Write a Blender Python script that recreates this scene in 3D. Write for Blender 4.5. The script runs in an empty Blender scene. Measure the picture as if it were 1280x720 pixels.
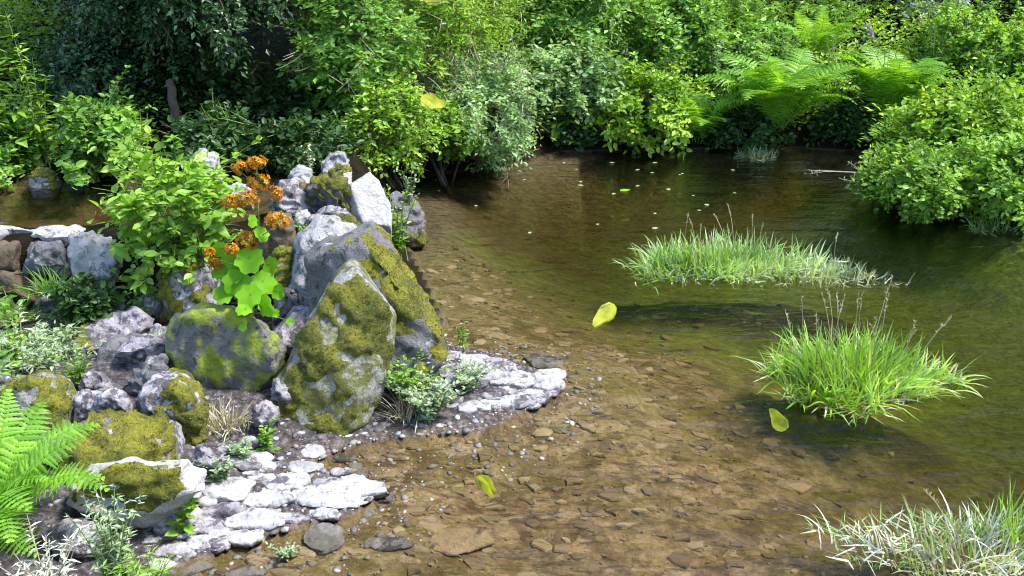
import bpy, bmesh, math, random
import numpy as np
from mathutils import Vector, noise as mnoise

# ------------------------------------------------------------------ basics
scene = bpy.context.scene
C = bpy.data.collections.new("pond_place"); scene.collection.children.link(C)
PITCH = math.radians(21.7); FPX = 1229.0; CZ = 2.2
SEED = [11]
def rng():
    SEED[0] += 1
    return np.random.default_rng(SEED[0])

def ray(px, py):
    dx = (px-640)/FPX; dy = -(py-360)/FPX
    c, s = math.cos(PITCH), math.sin(PITCH)
    return np.array([dx, c+dy*s, -s+dy*c])
def at_y(px, py, Y):
    d = ray(px, py); return np.array([0, 0, CZ])+d*(Y/d[1])
def at_z(px, py, z=0.0):
    d = ray(px, py); return np.array([0, 0, CZ])+d*((z-CZ)/d[2])

def sm(a, b, x):
    t = np.clip((x-a)/(b-a), 0, 1); return t*t*(3-2*t)

def _hash(ix, iy, iz, seed):
    h = (ix*374761393+iy*668265263+iz*2147483647+seed*974634777) & 0xffffffff
    h = ((h ^ (h >> 13))*1274126177) & 0xffffffff
    h = (h ^ (h >> 16)) & 0xffff
    return h/65535.0
def vnoise(P, seed=0):
    P = np.asarray(P, float); I = np.floor(P).astype(np.int64); F = P-I; F = F*F*(3-2*F)
    r = 0
    for a in (0, 1):
        for b in (0, 1):
            for c in (0, 1):
                w = (F[:, 0] if a else 1-F[:, 0])*(F[:, 1] if b else 1-F[:, 1])*(F[:, 2] if c else 1-F[:, 2])
                r = r+w*_hash(I[:, 0]+a, I[:, 1]+b, I[:, 2]+c, seed)
    return r*2-1
def fbm(P, seed=0, oct=4):
    r = 0; a = 1.0; P = np.asarray(P, float)
    for i in range(oct):
        r = r+a*vnoise(P*(2.03**i)+i*17.3, seed+i); a *= .5
    return r

# ------------------------------------------------------------------ meshes
def mesh_np(name, V, faces, smooth=False):
    """V (n,3); faces: list of int arrays (m,k)."""
    me = bpy.data.meshes.new(name)
    V = np.asarray(V, np.float32)
    me.vertices.add(len(V)); me.vertices.foreach_set("co", V.ravel())
    tot = sum(f.size for f in faces); npoly = sum(len(f) for f in faces)
    li = np.concatenate([f.ravel() for f in faces]).astype(np.int32)
    sz = np.concatenate([np.full(len(f), f.shape[1]) for f in faces]).astype(np.int32)
    st = np.concatenate([[0], np.cumsum(sz)[:-1]]).astype(np.int32)
    me.loops.add(tot); me.loops.foreach_set("vertex_index", li)
    me.polygons.add(npoly); me.polygons.foreach_set("loop_start", st)
    me.update(calc_edges=True)
    me.polygons.foreach_set("use_smooth", np.full(npoly, smooth))
    me.update()
    return me

class MB:
    """collects vertices and faces of one mesh"""
    def __init__(s): s.V = []; s.F = {}; s.n = 0
    def add(s, V, F):
        V = np.asarray(V, float).reshape(-1, 3)
        for f in F:
            f = np.asarray(f, np.int64); s.F.setdefault(f.shape[1], []).append(f+s.n)
        s.V.append(V); s.n += len(V)
    def mesh(s, name, origin=(0, 0, 0), smooth=False):
        V = np.concatenate(s.V)-np.asarray(origin)
        return mesh_np(name, V, [np.concatenate(v) for v in s.F.values()], smooth)

def link(name, me, mat=None, parent=None, loc=None):
    o = bpy.data.objects.new(name, me); C.objects.link(o)
    if mat is not None and not me.materials: me.materials.append(mat)
    if parent is not None: o.parent = parent
    if loc is not None: o.location = [float(v) for v in loc]
    return o
def tag(o, label, cat, group=None):
    o["label"] = label; o["category"] = cat
    if group: o["group"] = group
    return o
def thing(name, label, cat, loc, group=None):
    return tag(link(name, None, loc=loc), label, cat, group)

def unit(v): return v/np.maximum(np.linalg.norm(v, axis=-1, keepdims=True), 1e-9)

# leaf templates: (along, across, up)
T_OVATE = (np.array([[0,0,0],[.22,-.24,.05],[.55,-.27,.06],[.84,-.12,0],[1,0,-.07],[.84,.12,0],[.55,.27,.06],[.22,.24,.05],[.5,0,-.02]]),
           [np.array([[0,1,2,8],[8,2,3,4],[0,8,6,7],[8,4,5,6]])])
T_LANCE = (np.array([[0,0,0],[.4,-.12,.03],[1,0,-.14],[.4,.12,.03]]), [np.array([[0,1,2],[0,2,3]])])
T_SIMPLE = (np.array([[0,0,0],[.45,-.26,.05],[1,0,-.08],[.45,.26,.05]]), [np.array([[0,1,2],[0,2,3]])])
_a = np.linspace(0, 2*math.pi, 21)[:-1]
T_ROUND = (np.vstack([[[.5,0,-.06]], np.c_[.5-.5*np.cos(_a)*(1+.13*np.cos(_a*7)), .5*np.sin(_a)*(1+.13*np.cos(_a*7)), .10*np.abs(np.sin(_a))+.05*np.cos(_a*3)-.10*(.5-.5*np.cos(_a))]]),
           [np.array([[0, i+1, (i+1) % 20+1] for i in range(20)])])
_b = np.array([[0,0,0],[-.12,-.3,.03],[.05,-.45,.05],[.3,-.43,.05],[.5,-.40,.04],[.66,-.27,.0],[.82,-.2,-.03],[1,0,-.12],
               [.82,.2,-.03],[.66,.27,0],[.5,.40,.04],[.3,.43,.05],[.05,.45,.05],[-.12,.3,.03],[.4,0,-.03]])
T_HEART = (_b, [np.array([[14, i, (i+1) % 14] for i in range(14)])])

def leaves(mb, P, D, N, S, tmpl, width=1.0):
    """P points, D leaf axis, N leaf normal hint, S sizes"""
    T, F = tmpl
    D = unit(D); B = unit(np.cross(N, D)); Nn = np.cross(D, B)
    t = T*np.array([1, width, 1])
    V = P[:, None, :]+S[:, None, None]*(t[None, :, 0:1]*D[:, None, :]+t[None, :, 1:2]*B[:, None, :]+t[None, :, 2:3]*Nn[:, None, :])
    k = len(T); off = (np.arange(len(P))*k)[:, None, None]
    mb.add(V.reshape(-1, 3), [(f[None]+off).reshape(-1, f.shape[1]) for f in F])

def tube(mb, pts, rad, sides=5):
    pts = np.asarray(pts, float); n = len(pts); rad = np.broadcast_to(np.asarray(rad, float), (n,))
    tg = unit(np.gradient(pts, axis=0)); ref = np.array([.31, .87, .38])
    B = unit(np.cross(tg, ref)); N = np.cross(tg, B)
    a = np.arange(sides)*2*math.pi/sides
    V = pts[:, None]+rad[:, None, None]*(np.cos(a)[None, :, None]*B[:, None]+np.sin(a)[None, :, None]*N[:, None])
    i = np.arange(n-1)[:, None]*sides; j = np.arange(sides)[None]; j2 = (j+1) % sides
    q = np.stack([i+j, i+j2, i+sides+j2, i+sides+j], -1).reshape(-1, 4)
    mb.add(V.reshape(-1, 3), [q])

def bez(a, b, c, n=7):
    t = np.linspace(0, 1, n)[:, None]
    return (1-t)**2*np.asarray(a)+2*t*(1-t)*np.asarray(b)+t*t*np.asarray(c)

# ------------------------------------------------------------------ materials
def new_mat(name):
    m = bpy.data.materials.new(name); m.use_nodes = True; nt = m.node_tree; nt.nodes.clear()
    out = nt.nodes.new("ShaderNodeOutputMaterial"); return m, nt, out
def N(nt, typ, **kw):
    n = nt.nodes.new(typ)
    for k, v in kw.items():
        if k in n.inputs: n.inputs[k].default_value = v
        else: setattr(n, k, v)
    return n
def ramp(nt, fac, stops):
    r = nt.nodes.new("ShaderNodeValToRGB"); e = r.color_ramp.elements
    while len(e) < len(stops): e.new(.5)
    for el, (p, c) in zip(e, stops):
        el.position = p; el.color = (*c, 1) if len(c) == 3 else c
    nt.links.new(fac, r.inputs["Fac"]); return r.outputs["Color"]
def noise_tex(nt, vec, scale, detail=5, rough=.6, dist=0):
    n = N(nt, "ShaderNodeTexNoise", Scale=scale, Detail=detail, Roughness=rough, Distortion=dist)
    nt.links.new(vec, n.inputs["Vector"]); return n.outputs["Fac"]
def mixc(nt, fac, a, b, mode="MIX"):
    m = nt.nodes.new("ShaderNodeMix"); m.data_type = "RGBA"; m.blend_type = mode
    for sock, v in ((m.inputs[0], fac), (m.inputs[6], a), (m.inputs[7], b)):
        if hasattr(v, "is_output"): nt.links.new(v, sock)
        elif isinstance(v, (int, float)): sock.default_value = v
        else: sock.default_value = (*v, 1)
    return m.outputs[2]
def math_n(nt, op, a, b=0.0, clamp=False):
    m = nt.nodes.new("ShaderNodeMath"); m.operation = op; m.use_clamp = clamp
    for i, v in ((0, a), (1, b)):
        if hasattr(v, "is_output"): nt.links.new(v, m.inputs[i])
        else: m.inputs[i].default_value = v
    return m.outputs[0]
def bump(nt, h, strength, dist):
    b = N(nt, "ShaderNodeBump", Strength=strength, Distance=dist); nt.links.new(h, b.inputs["Height"]); return b.outputs["Normal"]

def leaf_mat(name, c1, c2, c3=None, rough=.45, tr=.35, spec=.4):
    m, nt, out = new_mat(name)
    g = nt.nodes.new("ShaderNodeNewGeometry")
    stops = [(0, c1), (.75, c2), (1, c3 or c2)]
    col = ramp(nt, g.outputs["Random Per Island"], stops)
    tc = nt.nodes.new("ShaderNodeTexCoord")
    big = noise_tex(nt, tc.outputs["Object"], 2.6, 3)
    col = mixc(nt, ramp(nt, big, [(.35, (.75,.75,.75)), (.55, (0,0,0))]), col, tuple(.6*x for x in c1))
    col = mixc(nt, ramp(nt, big, [(.52, (0,0,0)), (.75, (.7,.7,.7))]), col, tuple(min(.8, 1.15*x+.02) for x in (c3 or c2)))
    p = N(nt, "ShaderNodeBsdfPrincipled", Roughness=rough); p.inputs["Specular IOR Level"].default_value = spec
    nt.links.new(col, p.inputs["Base Color"])
    t = nt.nodes.new("ShaderNodeBsdfTranslucent")
    tcol = mixc(nt, 1.0, col, (1.35, 1.25, .5), "MULTIPLY"); nt.links.new(tcol, t.inputs["Color"])
    mx = N(nt, "ShaderNodeMixShader", Fac=tr)
    nt.links.new(p.outputs[0], mx.inputs[1]); nt.links.new(t.outputs[0], mx.inputs[2]); nt.links.new(mx.outputs[0], out.inputs["Surface"])
    return m
def plain_mat(name, c1, c2, scale=20, rough=.8, bmp=.4, bd=.01):
    m, nt, out = new_mat(name)
    tc = nt.nodes.new("ShaderNodeTexCoord"); f = noise_tex(nt, tc.outputs["Object"], scale)
    col = ramp(nt, f, [(.3, c1), (.7, c2)])
    p = N(nt, "ShaderNodeBsdfPrincipled", Roughness=rough)
    nt.links.new(col, p.inputs["Base Color"]); nt.links.new(bump(nt, f, bmp, bd), p.inputs["Normal"])
    nt.links.new(p.outputs[0], out.inputs["Surface"]); return m
def rock_mat(name, base, dark, lichen=(.62,.60,.60), lich=.5, darkamt=.5, moss=None, rough=.85, bs=.8, damp=.42):
    m, nt, out = new_mat(name)
    tc = nt.nodes.new("ShaderNodeTexCoord"); v = tc.outputs["Object"]
    oi = nt.nodes.new("ShaderNodeObjectInfo")
    ad = N(nt, "ShaderNodeVectorMath", operation="ADD"); nt.links.new(v, ad.inputs[0])
    cm = nt.nodes.new("ShaderNodeCombineXYZ"); rr = math_n(nt, "MULTIPLY", oi.outputs["Random"], 37.0)
    nt.links.new(rr, cm.inputs[0]); nt.links.new(rr, cm.inputs[1]); nt.links.new(cm.outputs[0], ad.inputs[1]); v = ad.outputs[0]
    n1 = noise_tex(nt, v, 5, 6, .65); n2 = noise_tex(nt, v, 17, 6, .7, .4); n3 = noise_tex(nt, v, 60, 4, .7); n4 = noise_tex(nt, v, 9, 7, .75, .8)
    lo = tuple(.72*x for x in base); hi = tuple(min(1, 1.2*x) for x in base)
    col = ramp(nt, n1, [(.32, lo), (.52, base), (.7, hi)])
    col = mixc(nt, ramp(nt, n2, [(.62-.16*darkamt, (0,0,0)), (.70-.18*darkamt, (1,1,1))]), col, dark)
    col = mixc(nt, ramp(nt, n4, [(.66-.18*lich, (0,0,0)), (.70-.16*lich, (1,1,1))]), col, lichen)
    if moss: col = mixc(nt, ramp(nt, noise_tex(nt, v, 7, 6, .7), [(.46, (0,0,0)), (.56, (1,1,1))]), col, moss)
    col = mixc(nt, .35, col, ramp(nt, n3, [(.3, (.25,.25,.25)), (.7, (1,1,1))]), "MULTIPLY")
    # damp line at the water
    g = nt.nodes.new("ShaderNodeNewGeometry"); sx = nt.nodes.new("ShaderNodeSeparateXYZ"); nt.links.new(g.outputs["Position"], sx.inputs[0])
    wz = math_n(nt, "ADD", sx.outputs[2], math_n(nt, "MULTIPLY", n2, -.02))
    col = mixc(nt, ramp(nt, math_n(nt, "MULTIPLY", wz, 10.0), [(0, (1,1,1)), (.06, (0,0,0))]), col, mixc(nt, 1.0, col, (damp,damp*.93,damp*.82), "MULTIPLY"))
    p = N(nt, "ShaderNodeBsdfPrincipled", Roughness=rough); nt.links.new(col, p.inputs["Base Color"])
    h = math_n(nt, "ADD", math_n(nt, "MULTIPLY", n2, 1.0), math_n(nt, "MULTIPLY", n3, .35))
    nt.links.new(bump(nt, h, bs, .03), p.inputs["Normal"]); nt.links.new(p.outputs[0], out.inputs["Surface"])
    return m

M = {}
# leaf colours
M['bright'] = leaf_mat("leaf_bright_green", (.15,.32,.03), (.25,.46,.05), (.38,.56,.08), tr=.4)
M['shrub'] = leaf_mat("leaf_mid_green", (.10,.25,.03), (.20,.41,.05), (.34,.54,.11))
M['yellowg'] = leaf_mat("leaf_yellow_green", (.16,.33,.02), (.29,.50,.04), (.45,.60,.07))
M['grey'] = leaf_mat("leaf_grey_green", (.14,.28,.08), (.26,.43,.14), (.45,.58,.30), rough=.4)
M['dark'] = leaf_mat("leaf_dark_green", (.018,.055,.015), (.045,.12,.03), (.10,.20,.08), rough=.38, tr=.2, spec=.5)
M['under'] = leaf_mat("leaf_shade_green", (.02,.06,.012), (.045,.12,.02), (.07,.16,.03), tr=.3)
M['fern'] = leaf_mat("fern_green", (.16,.38,.03), (.26,.52,.045), (.36,.60,.08), tr=.45)
M['fernd'] = leaf_mat("fern_deep_green", (.06,.17,.02), (.11,.25,.03), (.16,.32,.05), tr=.35)
M['wood'] = leaf_mat("leaf_wood_green", (.035,.10,.012), (.08,.19,.02), (.13,.26,.03), tr=.3)
M['pale'] = leaf_mat("leaf_pale_grey_green", (.22,.32,.15), (.38,.48,.28), (.6,.66,.5), tr=.3)
M['grass'] = leaf_mat("grass_blade_green", (.18,.38,.035), (.32,.56,.07), (.52,.68,.24), tr=.45)
M['grass2'] = leaf_mat("grass_blade_cool_green", (.19,.38,.07), (.34,.54,.16), (.58,.70,.42), tr=.45)
M['straw'] = leaf_mat("dry_straw", (.36,.32,.17), (.56,.51,.34), (.72,.69,.56), tr=.2)
M['frost'] = leaf_mat("bleached_grass", (.42,.45,.36), (.66,.68,.60), (.85,.85,.82), tr=.2)
M['mossleaf'] = leaf_mat("moss_tuft", (.05,.058,.008), (.20,.20,.016), (.38,.34,.03), tr=.25, rough=.8, spec=.1)
M['mossgreen'] = leaf_mat("moss_tuft_green", (.03,.042,.007), (.12,.15,.014), (.28,.28,.03), tr=.25, rough=.8, spec=.1)
M['stem'] = plain_mat("green_stem", (.10,.17,.04), (.18,.25,.07), 30)
M['bark'] = plain_mat("bark_brown", (.035,.026,.018), (.11,.085,.06), 14)
M['twig'] = plain_mat("dry_twig", (.22,.18,.13), (.45,.40,.32), 25)
M['orange'] = leaf_mat("orange_petal", (.42,.17,.006), (.60,.28,.010), (.72,.40,.02), tr=.25, rough=.5)
M['white'] = leaf_mat("white_petal", (.7,.7,.66), (.8,.8,.78), tr=.3)
M['wing'] = leaf_mat("butterfly_wing", (.42,.46,.03), (.52,.54,.045), tr=.3, rough=.55)
M['lime'] = leaf_mat("smooth_lime_leaf", (.16,.42,.015), (.23,.50,.02), (.36,.56,.03), tr=.4, rough=.6, spec=.2)
M['insect'] = plain_mat("insect_body", (.16,.15,.05), (.3,.28,.1), 60)
# stone colours
M['grock'] = rock_mat("grey_stone", (.33,.32,.33), (.10,.098,.10), lich=.45, darkamt=.7)
M['drock'] = rock_mat("dark_speckled_stone", (.15,.145,.15), (.05,.05,.052), lichen=(.45,.44,.44), lich=.30, darkamt=.5)
M['prock'] = rock_mat("pale_smooth_stone", (.47,.46,.44), (.22,.2,.19), lichen=(.56,.55,.53), lich=.3, darkamt=-.25)
M['lrock'] = rock_mat("lilac_grey_stone", (.33,.305,.33), (.10,.088,.10), lichen=(.56,.53,.55), lich=.45, darkamt=.85)
M['brock'] = rock_mat("brown_stone", (.13,.095,.06), (.05,.04,.028), lichen=(.3,.26,.2), lich=.15, darkamt=.5)
M['bedrock'] = rock_mat("sunken_tan_stone", (.27,.2,.12), (.1,.07,.035), lichen=(.42,.36,.27), lich=.4, darkamt=.4, damp=1.0)
M['wrock'] = rock_mat("white_stone", (.37,.36,.365), (.14,.132,.13), lichen=(.50,.49,.49), lich=.5, darkamt=.5, bs=.4)
M['algae'] = rock_mat("green_stained_stone", (.17,.165,.15), (.06,.058,.05), lichen=(.4,.4,.36), lich=.12, darkamt=.35, moss=(.24,.30,.02))
M['mrock'] = rock_mat("mossy_grey_stone", (.3,.295,.27), (.09,.088,.07), lich=.3, darkamt=.5, moss=(.11,.12,.02))
def moss_mat(name, a, b, c):
    m, nt, out = new_mat(name); tc = nt.nodes.new("ShaderNodeTexCoord"); v = tc.outputs["Object"]
    f1 = noise_tex(nt, v, 7, 5, .7, .4); f2 = noise_tex(nt, v, 55, 5, .75)
    col = mixc(nt, ramp(nt, f1, [(.38, (0,0,0)), (.62, (1,1,1))]), ramp(nt, f2, [(.3, a), (.65, b)]), ramp(nt, f2, [(.3, b), (.62, c)]))
    p = N(nt, "ShaderNodeBsdfPrincipled", Roughness=.95); nt.links.new(col, p.inputs["Base Color"])
    nt.links.new(bump(nt, math_n(nt, "ADD", f2, f1), 1, .03), p.inputs["Normal"]); nt.links.new(p.outputs[0], out.inputs["Surface"]); return m
M['moss'] = moss_mat("yellow_moss", (.03,.036,.008), (.14,.15,.012), (.33,.31,.02))
M['mossg'] = moss_mat("olive_moss", (.03,.035,.007), (.10,.11,.012), (.24,.23,.018))

# ------------------------------------------------------------------ the lie of the land
pond = [at_z(*p)[:2] for p in [(215,712),(330,672),(455,640),(470,612),(395,580),(420,566),(500,548),(600,541),(645,520),(695,497),(698,478),(640,452),(560,432),
        (556,405),(530,345),(512,312),(528,300),(516,225),(600,211),(660,203),(700,191),(850,187),(1000,186),(1070,190),(1085,232),(1180,262),(1280,296)]]
pond = np.array(pond+[np.array(p) for p in [(4.6,6.0),(5.6,4.5),(5.6,2.6),(5.0,1.4),(3,1.0),(-.2,1.1),(-.8,1.9)]])
pool = np.array([(-9,5.42),(-4,5.40),(-2.2,5.45),(-1.65,5.5),(-1.4,5.8),(-1.5,6.3),(-2.2,6.55),(-3.4,6.6),(-9,6.7)])
def sdist(poly, x, y):
    d = np.full(x.shape, 1e9); ins = np.zeros(x.shape, bool); n = len(poly)
    for i in range(n):
        ax, ay = poly[i]; bx, by = poly[(i+1) % n]
        ex, ey = bx-ax, by-ay; t = np.clip(((x-ax)*ex+(y-ay)*ey)/(ex*ex+ey*ey+1e-12), 0, 1)
        d = np.minimum(d, np.hypot(x-ax-t*ex, y-ay-t*ey))
        c = ((ay > y) != (by > y)) & (x < (bx-ax)*(y-ay)/((by-ay) if by != ay else 1e-12)+ax); ins ^= c
    return np.where(ins, -d, d)
POOLZ = .38
MOUNDS = [(*at_z(px, py)[:2], a, b) for px, py, a, b in [(1068,478,.40,.26), (905,335,.58,.24), (1030,345,.32,.15), (1205,690,.42,.22)]]
def height(x, y, rough=True):
    x = np.asarray(x, float); y = np.asarray(y, float)
    s = sdist(pond, x, y); d = np.maximum(-s, 0); o = np.maximum(s, 0)
    zin = -(.015+.09*sm(0, .7, d)+.10*sm(.4, 2.0, d)+.34*np.maximum(sm(.3, 3.0, x+.25*(y-4)), sm(4.2, 7.2, y+.12*x))*np.where(x < .6, sm(0, 1.3, d), sm(0, .55, d)))
    far = np.maximum(sm(5.9, 6.7, y)*sm(-1.0, -.4, x+.1*(y-6.5)), sm(3.0, 4.5, x))
    hill = .15*np.minimum(o, 3.2)+.52*np.clip(o-3.2, 0, 11)+.12*np.clip(o-14.2, 0, 60)
    zfar = .13*sm(0, .25, o)+hill
    znear = .015+.13*sm(0, .75, o)*(1-.85*sm(4.15, 4.5, y)*sm(-.95, -1.3, x))+.3*sm(1.0, 3.5, o)*sm(2.6, 1.2, y)
    zout = znear*(1-far)+zfar*far
    # raised left side: dam, upper pool, bank behind
    plat = sm(5.12, 5.24, y)*sm(.12, .5, o)*(1-far)
    zp = .43+.04*sm(6.62, 7.2, y)+.13*np.clip(y-7.0, 0, 5)+.52*np.clip(y-12, 0, 11)+.12*np.clip(y-23, 0, 60)
    zout = zout*(1-plat)+np.maximum(zout, zp)*plat
    s2 = sdist(pool, x, y)
    zpool = POOLZ-.02-.14*sm(0, .4, -s2)
    zout = np.where((s2 < 0) & (s > 0), zpool, zout)
    z = np.where(s < 0, zin, zout)
    if rough:
        P = np.stack([x.ravel(), y.ravel(), 0*x.ravel()], -1)
        n = (fbm(P*2.1, 5, 3)*.020+fbm(P*9, 9, 3)*.008).reshape(x.shape)
        bank = np.where(s < 0, .8, np.where(o < .15, .4, 1.0))
        z = z+n*bank
        for mx, my, ra, rb in MOUNDS:
            q = np.hypot((x-mx)/ra, (y-my)/rb); z = np.where(s < 0, np.minimum(z+.17*np.exp(-(q*.8)**2), -.03), z)
        z = np.where((s > .06) & (s2 > .03), np.maximum(z, .012), z)
    return z
def gz(x, y): return float(height(np.array([x]), np.array([y]))[0])

def axis(lo, hi, step, far_lo, far_hi):
    a = np.arange(lo, hi+1e-6, step)
    l = [lo]; s = step
    while l[-1] > far_lo: s *= 1.25; l.append(l[-1]-s)
    r = [a[-1]]; s = step
    while r[-1] < far_hi: s *= 1.25; r.append(r[-1]+s)
    return np.concatenate([l[:0:-1], a, r[1:]])
xs = axis(-4.2, 6.2, .035, -250, 250); ys = axis(1.0, 10.2, .035, -250, 400)
X, Y = np.meshgrid(xs, ys); Z = height(X, Y)
nx, ny = len(xs), len(ys)
i = (np.arange(ny-1)[:, None]*nx+np.arange(nx-1)[None]).ravel()
ground_me = mesh_np("ground", np.stack([X.ravel(), Y.ravel(), Z.ravel()], -1), [np.stack([i, i+1, i+nx+1, i+nx], -1)], True)

rt = np.full(X.shape, 9.0)
for mx, my, ra, rb in MOUNDS: rt = np.minimum(rt, np.hypot((X-mx)/ra, (Y-my)/rb))
at_ = ground_me.attributes.new("root_mud", 'FLOAT', 'POINT'); at_.data.foreach_set("value", (1-sm(.85, 1.9, rt+.35*fbm(np.stack([X.ravel(), Y.ravel(), 0*X.ravel()], -1)*3.5, 61, 3).reshape(X.shape))).ravel().astype(np.float32))
def ground_mat():
    m, nt, out = new_mat("pond_bed_and_soil")
    g = nt.nodes.new("ShaderNodeNewGeometry"); pos = g.outputs["Position"]
    sx = nt.nodes.new("ShaderNodeSeparateXYZ"); nt.links.new(pos, sx.inputs[0])
    mp = N(nt, "ShaderNodeMapping"); mp.inputs["Scale"].default_value = (1, 1.15, .3); nt.links.new(pos, mp.inputs["Vector"])
    nd = N(nt, "ShaderNodeTexNoise", Scale=4.0, Detail=5.0, Roughness=.65); nt.links.new(mp.outputs[0], nd.inputs["Vector"])
    va = N(nt, "ShaderNodeVectorMath", operation="MULTIPLY_ADD"); nt.links.new(nd.outputs["Color"], va.inputs[0]); va.inputs[1].default_value = (.28,.28,.2); nt.links.new(mp.outputs[0], va.inputs[2])
    v = va.outputs[0]
    vo = N(nt, "ShaderNodeTexVoronoi", Scale=7.0); nt.links.new(v, vo.inputs["Vector"])
    vo2 = N(nt, "ShaderNodeTexVoronoi", Scale=19.0); nt.links.new(v, vo2.inputs["Vector"])
    n1 = noise_tex(nt, pos, 1.3, 5, .6); n2 = noise_tex(nt, pos, 7, 6, .7, .5); n3 = noise_tex(nt, pos, 38, 5, .7)
    mp2 = N(nt, "ShaderNodeMapping"); mp2.inputs["Scale"].default_value = (.62, 1.7, .3); nt.links.new(pos, mp2.inputs["Vector"])
    n5 = noise_tex(nt, mp2.outputs[0], 9, 8, .74, 1.3)
    bw1 = nt.nodes.new("ShaderNodeRGBToBW"); nt.links.new(vo.outputs["Color"], bw1.inputs[0])
    bw2 = nt.nodes.new("ShaderNodeRGBToBW"); nt.links.new(vo2.outputs["Color"], bw2.inputs[0])
    tone = math_n(nt, "ADD", math_n(nt, "MULTIPLY", bw1.outputs[0], .22), math_n(nt, "MULTIPLY", bw2.outputs[0], .18))
    tone = math_n(nt, "ADD", tone, math_n(nt, "MULTIPLY", n2, .60))
    bed = ramp(nt, tone, [(.32, (.085,.052,.024)), (.46, (.20,.135,.07)), (.58, (.33,.235,.13)), (.78, (.46,.36,.23))])
    bed = mixc(nt, ramp(nt, n5, [(.38, (.85,.85,.85)), (.50, (0,0,0))]), bed, (.055,.037,.017))
    bed = mixc(nt, ramp(nt, n1, [(.45, (0,0,0)), (.65, (.5,.5,.5))]), bed, (.15,.135,.03))   # algae on the bed
    bed = mixc(nt, ramp(nt, n3, [(.35, (.5,.5,.5)), (.6, (0,0,0))]), bed, (.06,.038,.015))
    deepm = ramp(nt, math_n(nt, "ADD", math_n(nt, "MULTIPLY", sx.outputs[2], -1.0), math_n(nt, "MULTIPLY", n2, .25)), [(.28, (0,0,0)), (.55, (.85,.85,.85))])
    deepm = mixc(nt, ramp(nt, math_n(nt, "ADD", math_n(nt, "MULTIPLY", sx.outputs[1], .1), math_n(nt, "MULTIPLY", n1, .1)), [(.54, (0,0,0)), (.72, (1,1,1))]), deepm, (1,1,1))
    deepm = mixc(nt, ramp(nt, math_n(nt, "MULTIPLY", sx.outputs[0], .1), [(.22, (0,0,0)), (.30, (1,1,1))]), deepm, (1,1,1))
    n6 = noise_tex(nt, pos, 24, 6, .75, .8)
    silt_refl = mixc(nt, .5, ramp(nt, n5, [(.35, (.038,.03,.018)), (.6, (.14,.11,.065))]), ramp(nt, n6, [(.4, (.038,.032,.018)), (.62, (.20,.165,.095))]))
    refl_dist = N(nt, "ShaderNodeVectorMath", operation="DISTANCE"); nt.links.new(pos, refl_dist.inputs[0]); refl_dist.inputs[1].default_value = (2.1, 5.9, -.4)
    silt_refl = mixc(nt, ramp(nt, math_n(nt, "ADD", math_n(nt, "MULTIPLY", refl_dist.outputs["Value"], .18), math_n(nt, "MULTIPLY", n1, .5)), [(.42, (.9,.9,.9)), (.72, (0,0,0))]), silt_refl, mixc(nt, .5, ramp(nt, n5, [(.35, (.045,.075,.018)), (.6, (.19,.32,.05))]), ramp(nt, n6, [(.4, (.04,.065,.016)), (.62, (.25,.40,.06))])))  # green reflection of the bank painted into the bed colour
    bed = mixc(nt, deepm, bed, silt_refl)
    am = N(nt, "ShaderNodeAttribute", attribute_name="root_mud"); bed = mixc(nt, am.outputs["Fac"], bed, ramp(nt, n3, [(.35, (.026,.022,.012)), (.65, (.085,.07,.034))]))
    mud = ramp(nt, n3, [(.3, (.022,.018,.018)), (.5, (.075,.065,.066)), (.68, (.20,.185,.19))])
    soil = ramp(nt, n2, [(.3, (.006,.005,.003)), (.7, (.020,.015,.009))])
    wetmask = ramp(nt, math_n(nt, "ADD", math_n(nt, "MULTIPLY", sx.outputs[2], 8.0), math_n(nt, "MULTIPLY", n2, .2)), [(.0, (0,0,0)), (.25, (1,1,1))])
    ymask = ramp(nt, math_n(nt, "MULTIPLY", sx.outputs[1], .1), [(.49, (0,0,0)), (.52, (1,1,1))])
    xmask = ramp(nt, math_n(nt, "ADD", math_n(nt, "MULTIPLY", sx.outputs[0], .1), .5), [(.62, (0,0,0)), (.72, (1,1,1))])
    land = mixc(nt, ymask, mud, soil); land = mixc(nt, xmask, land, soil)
    col = mixc(nt, wetmask, bed, land)
    # bed of the upper pool
    pz = ramp(nt, math_n(nt, "MULTIPLY", sx.outputs[2], 1.0), [(.372, (1,1,1)), (.385, (0,0,0))])
    py = ramp(nt, math_n(nt, "MULTIPLY", sx.outputs[1], .1), [(.53, (0,0,0)), (.54, (1,1,1))])
    px = ramp(nt, math_n(nt, "ADD", math_n(nt, "MULTIPLY", sx.outputs[0], .1), 1.0), [(.86, (1,1,1)), (.87, (0,0,0))])
    col = mixc(nt, math_n(nt, "MULTIPLY", math_n(nt, "MULTIPLY", pz, py), px), col, bed)
    p = N(nt, "ShaderNodeBsdfPrincipled", Roughness=.8); p.inputs["Specular IOR Level"].default_value = .08; nt.links.new(col, p.inputs["Base Color"])
    h = math_n(nt, "ADD", math_n(nt, "MULTIPLY", n5, .8), math_n(nt, "MULTIPLY", n2, .8))
    h = math_n(nt, "ADD", h, math_n(nt, "MULTIPLY", n3, .35))
    nt.links.new(bump(nt, h, .8, .04), p.inputs["Normal"]); nt.links.new(p.outputs[0], out.inputs["Surface"])
    return m
go = link("ground", ground_me, ground_mat()); go["kind"] = "structure"

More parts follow.
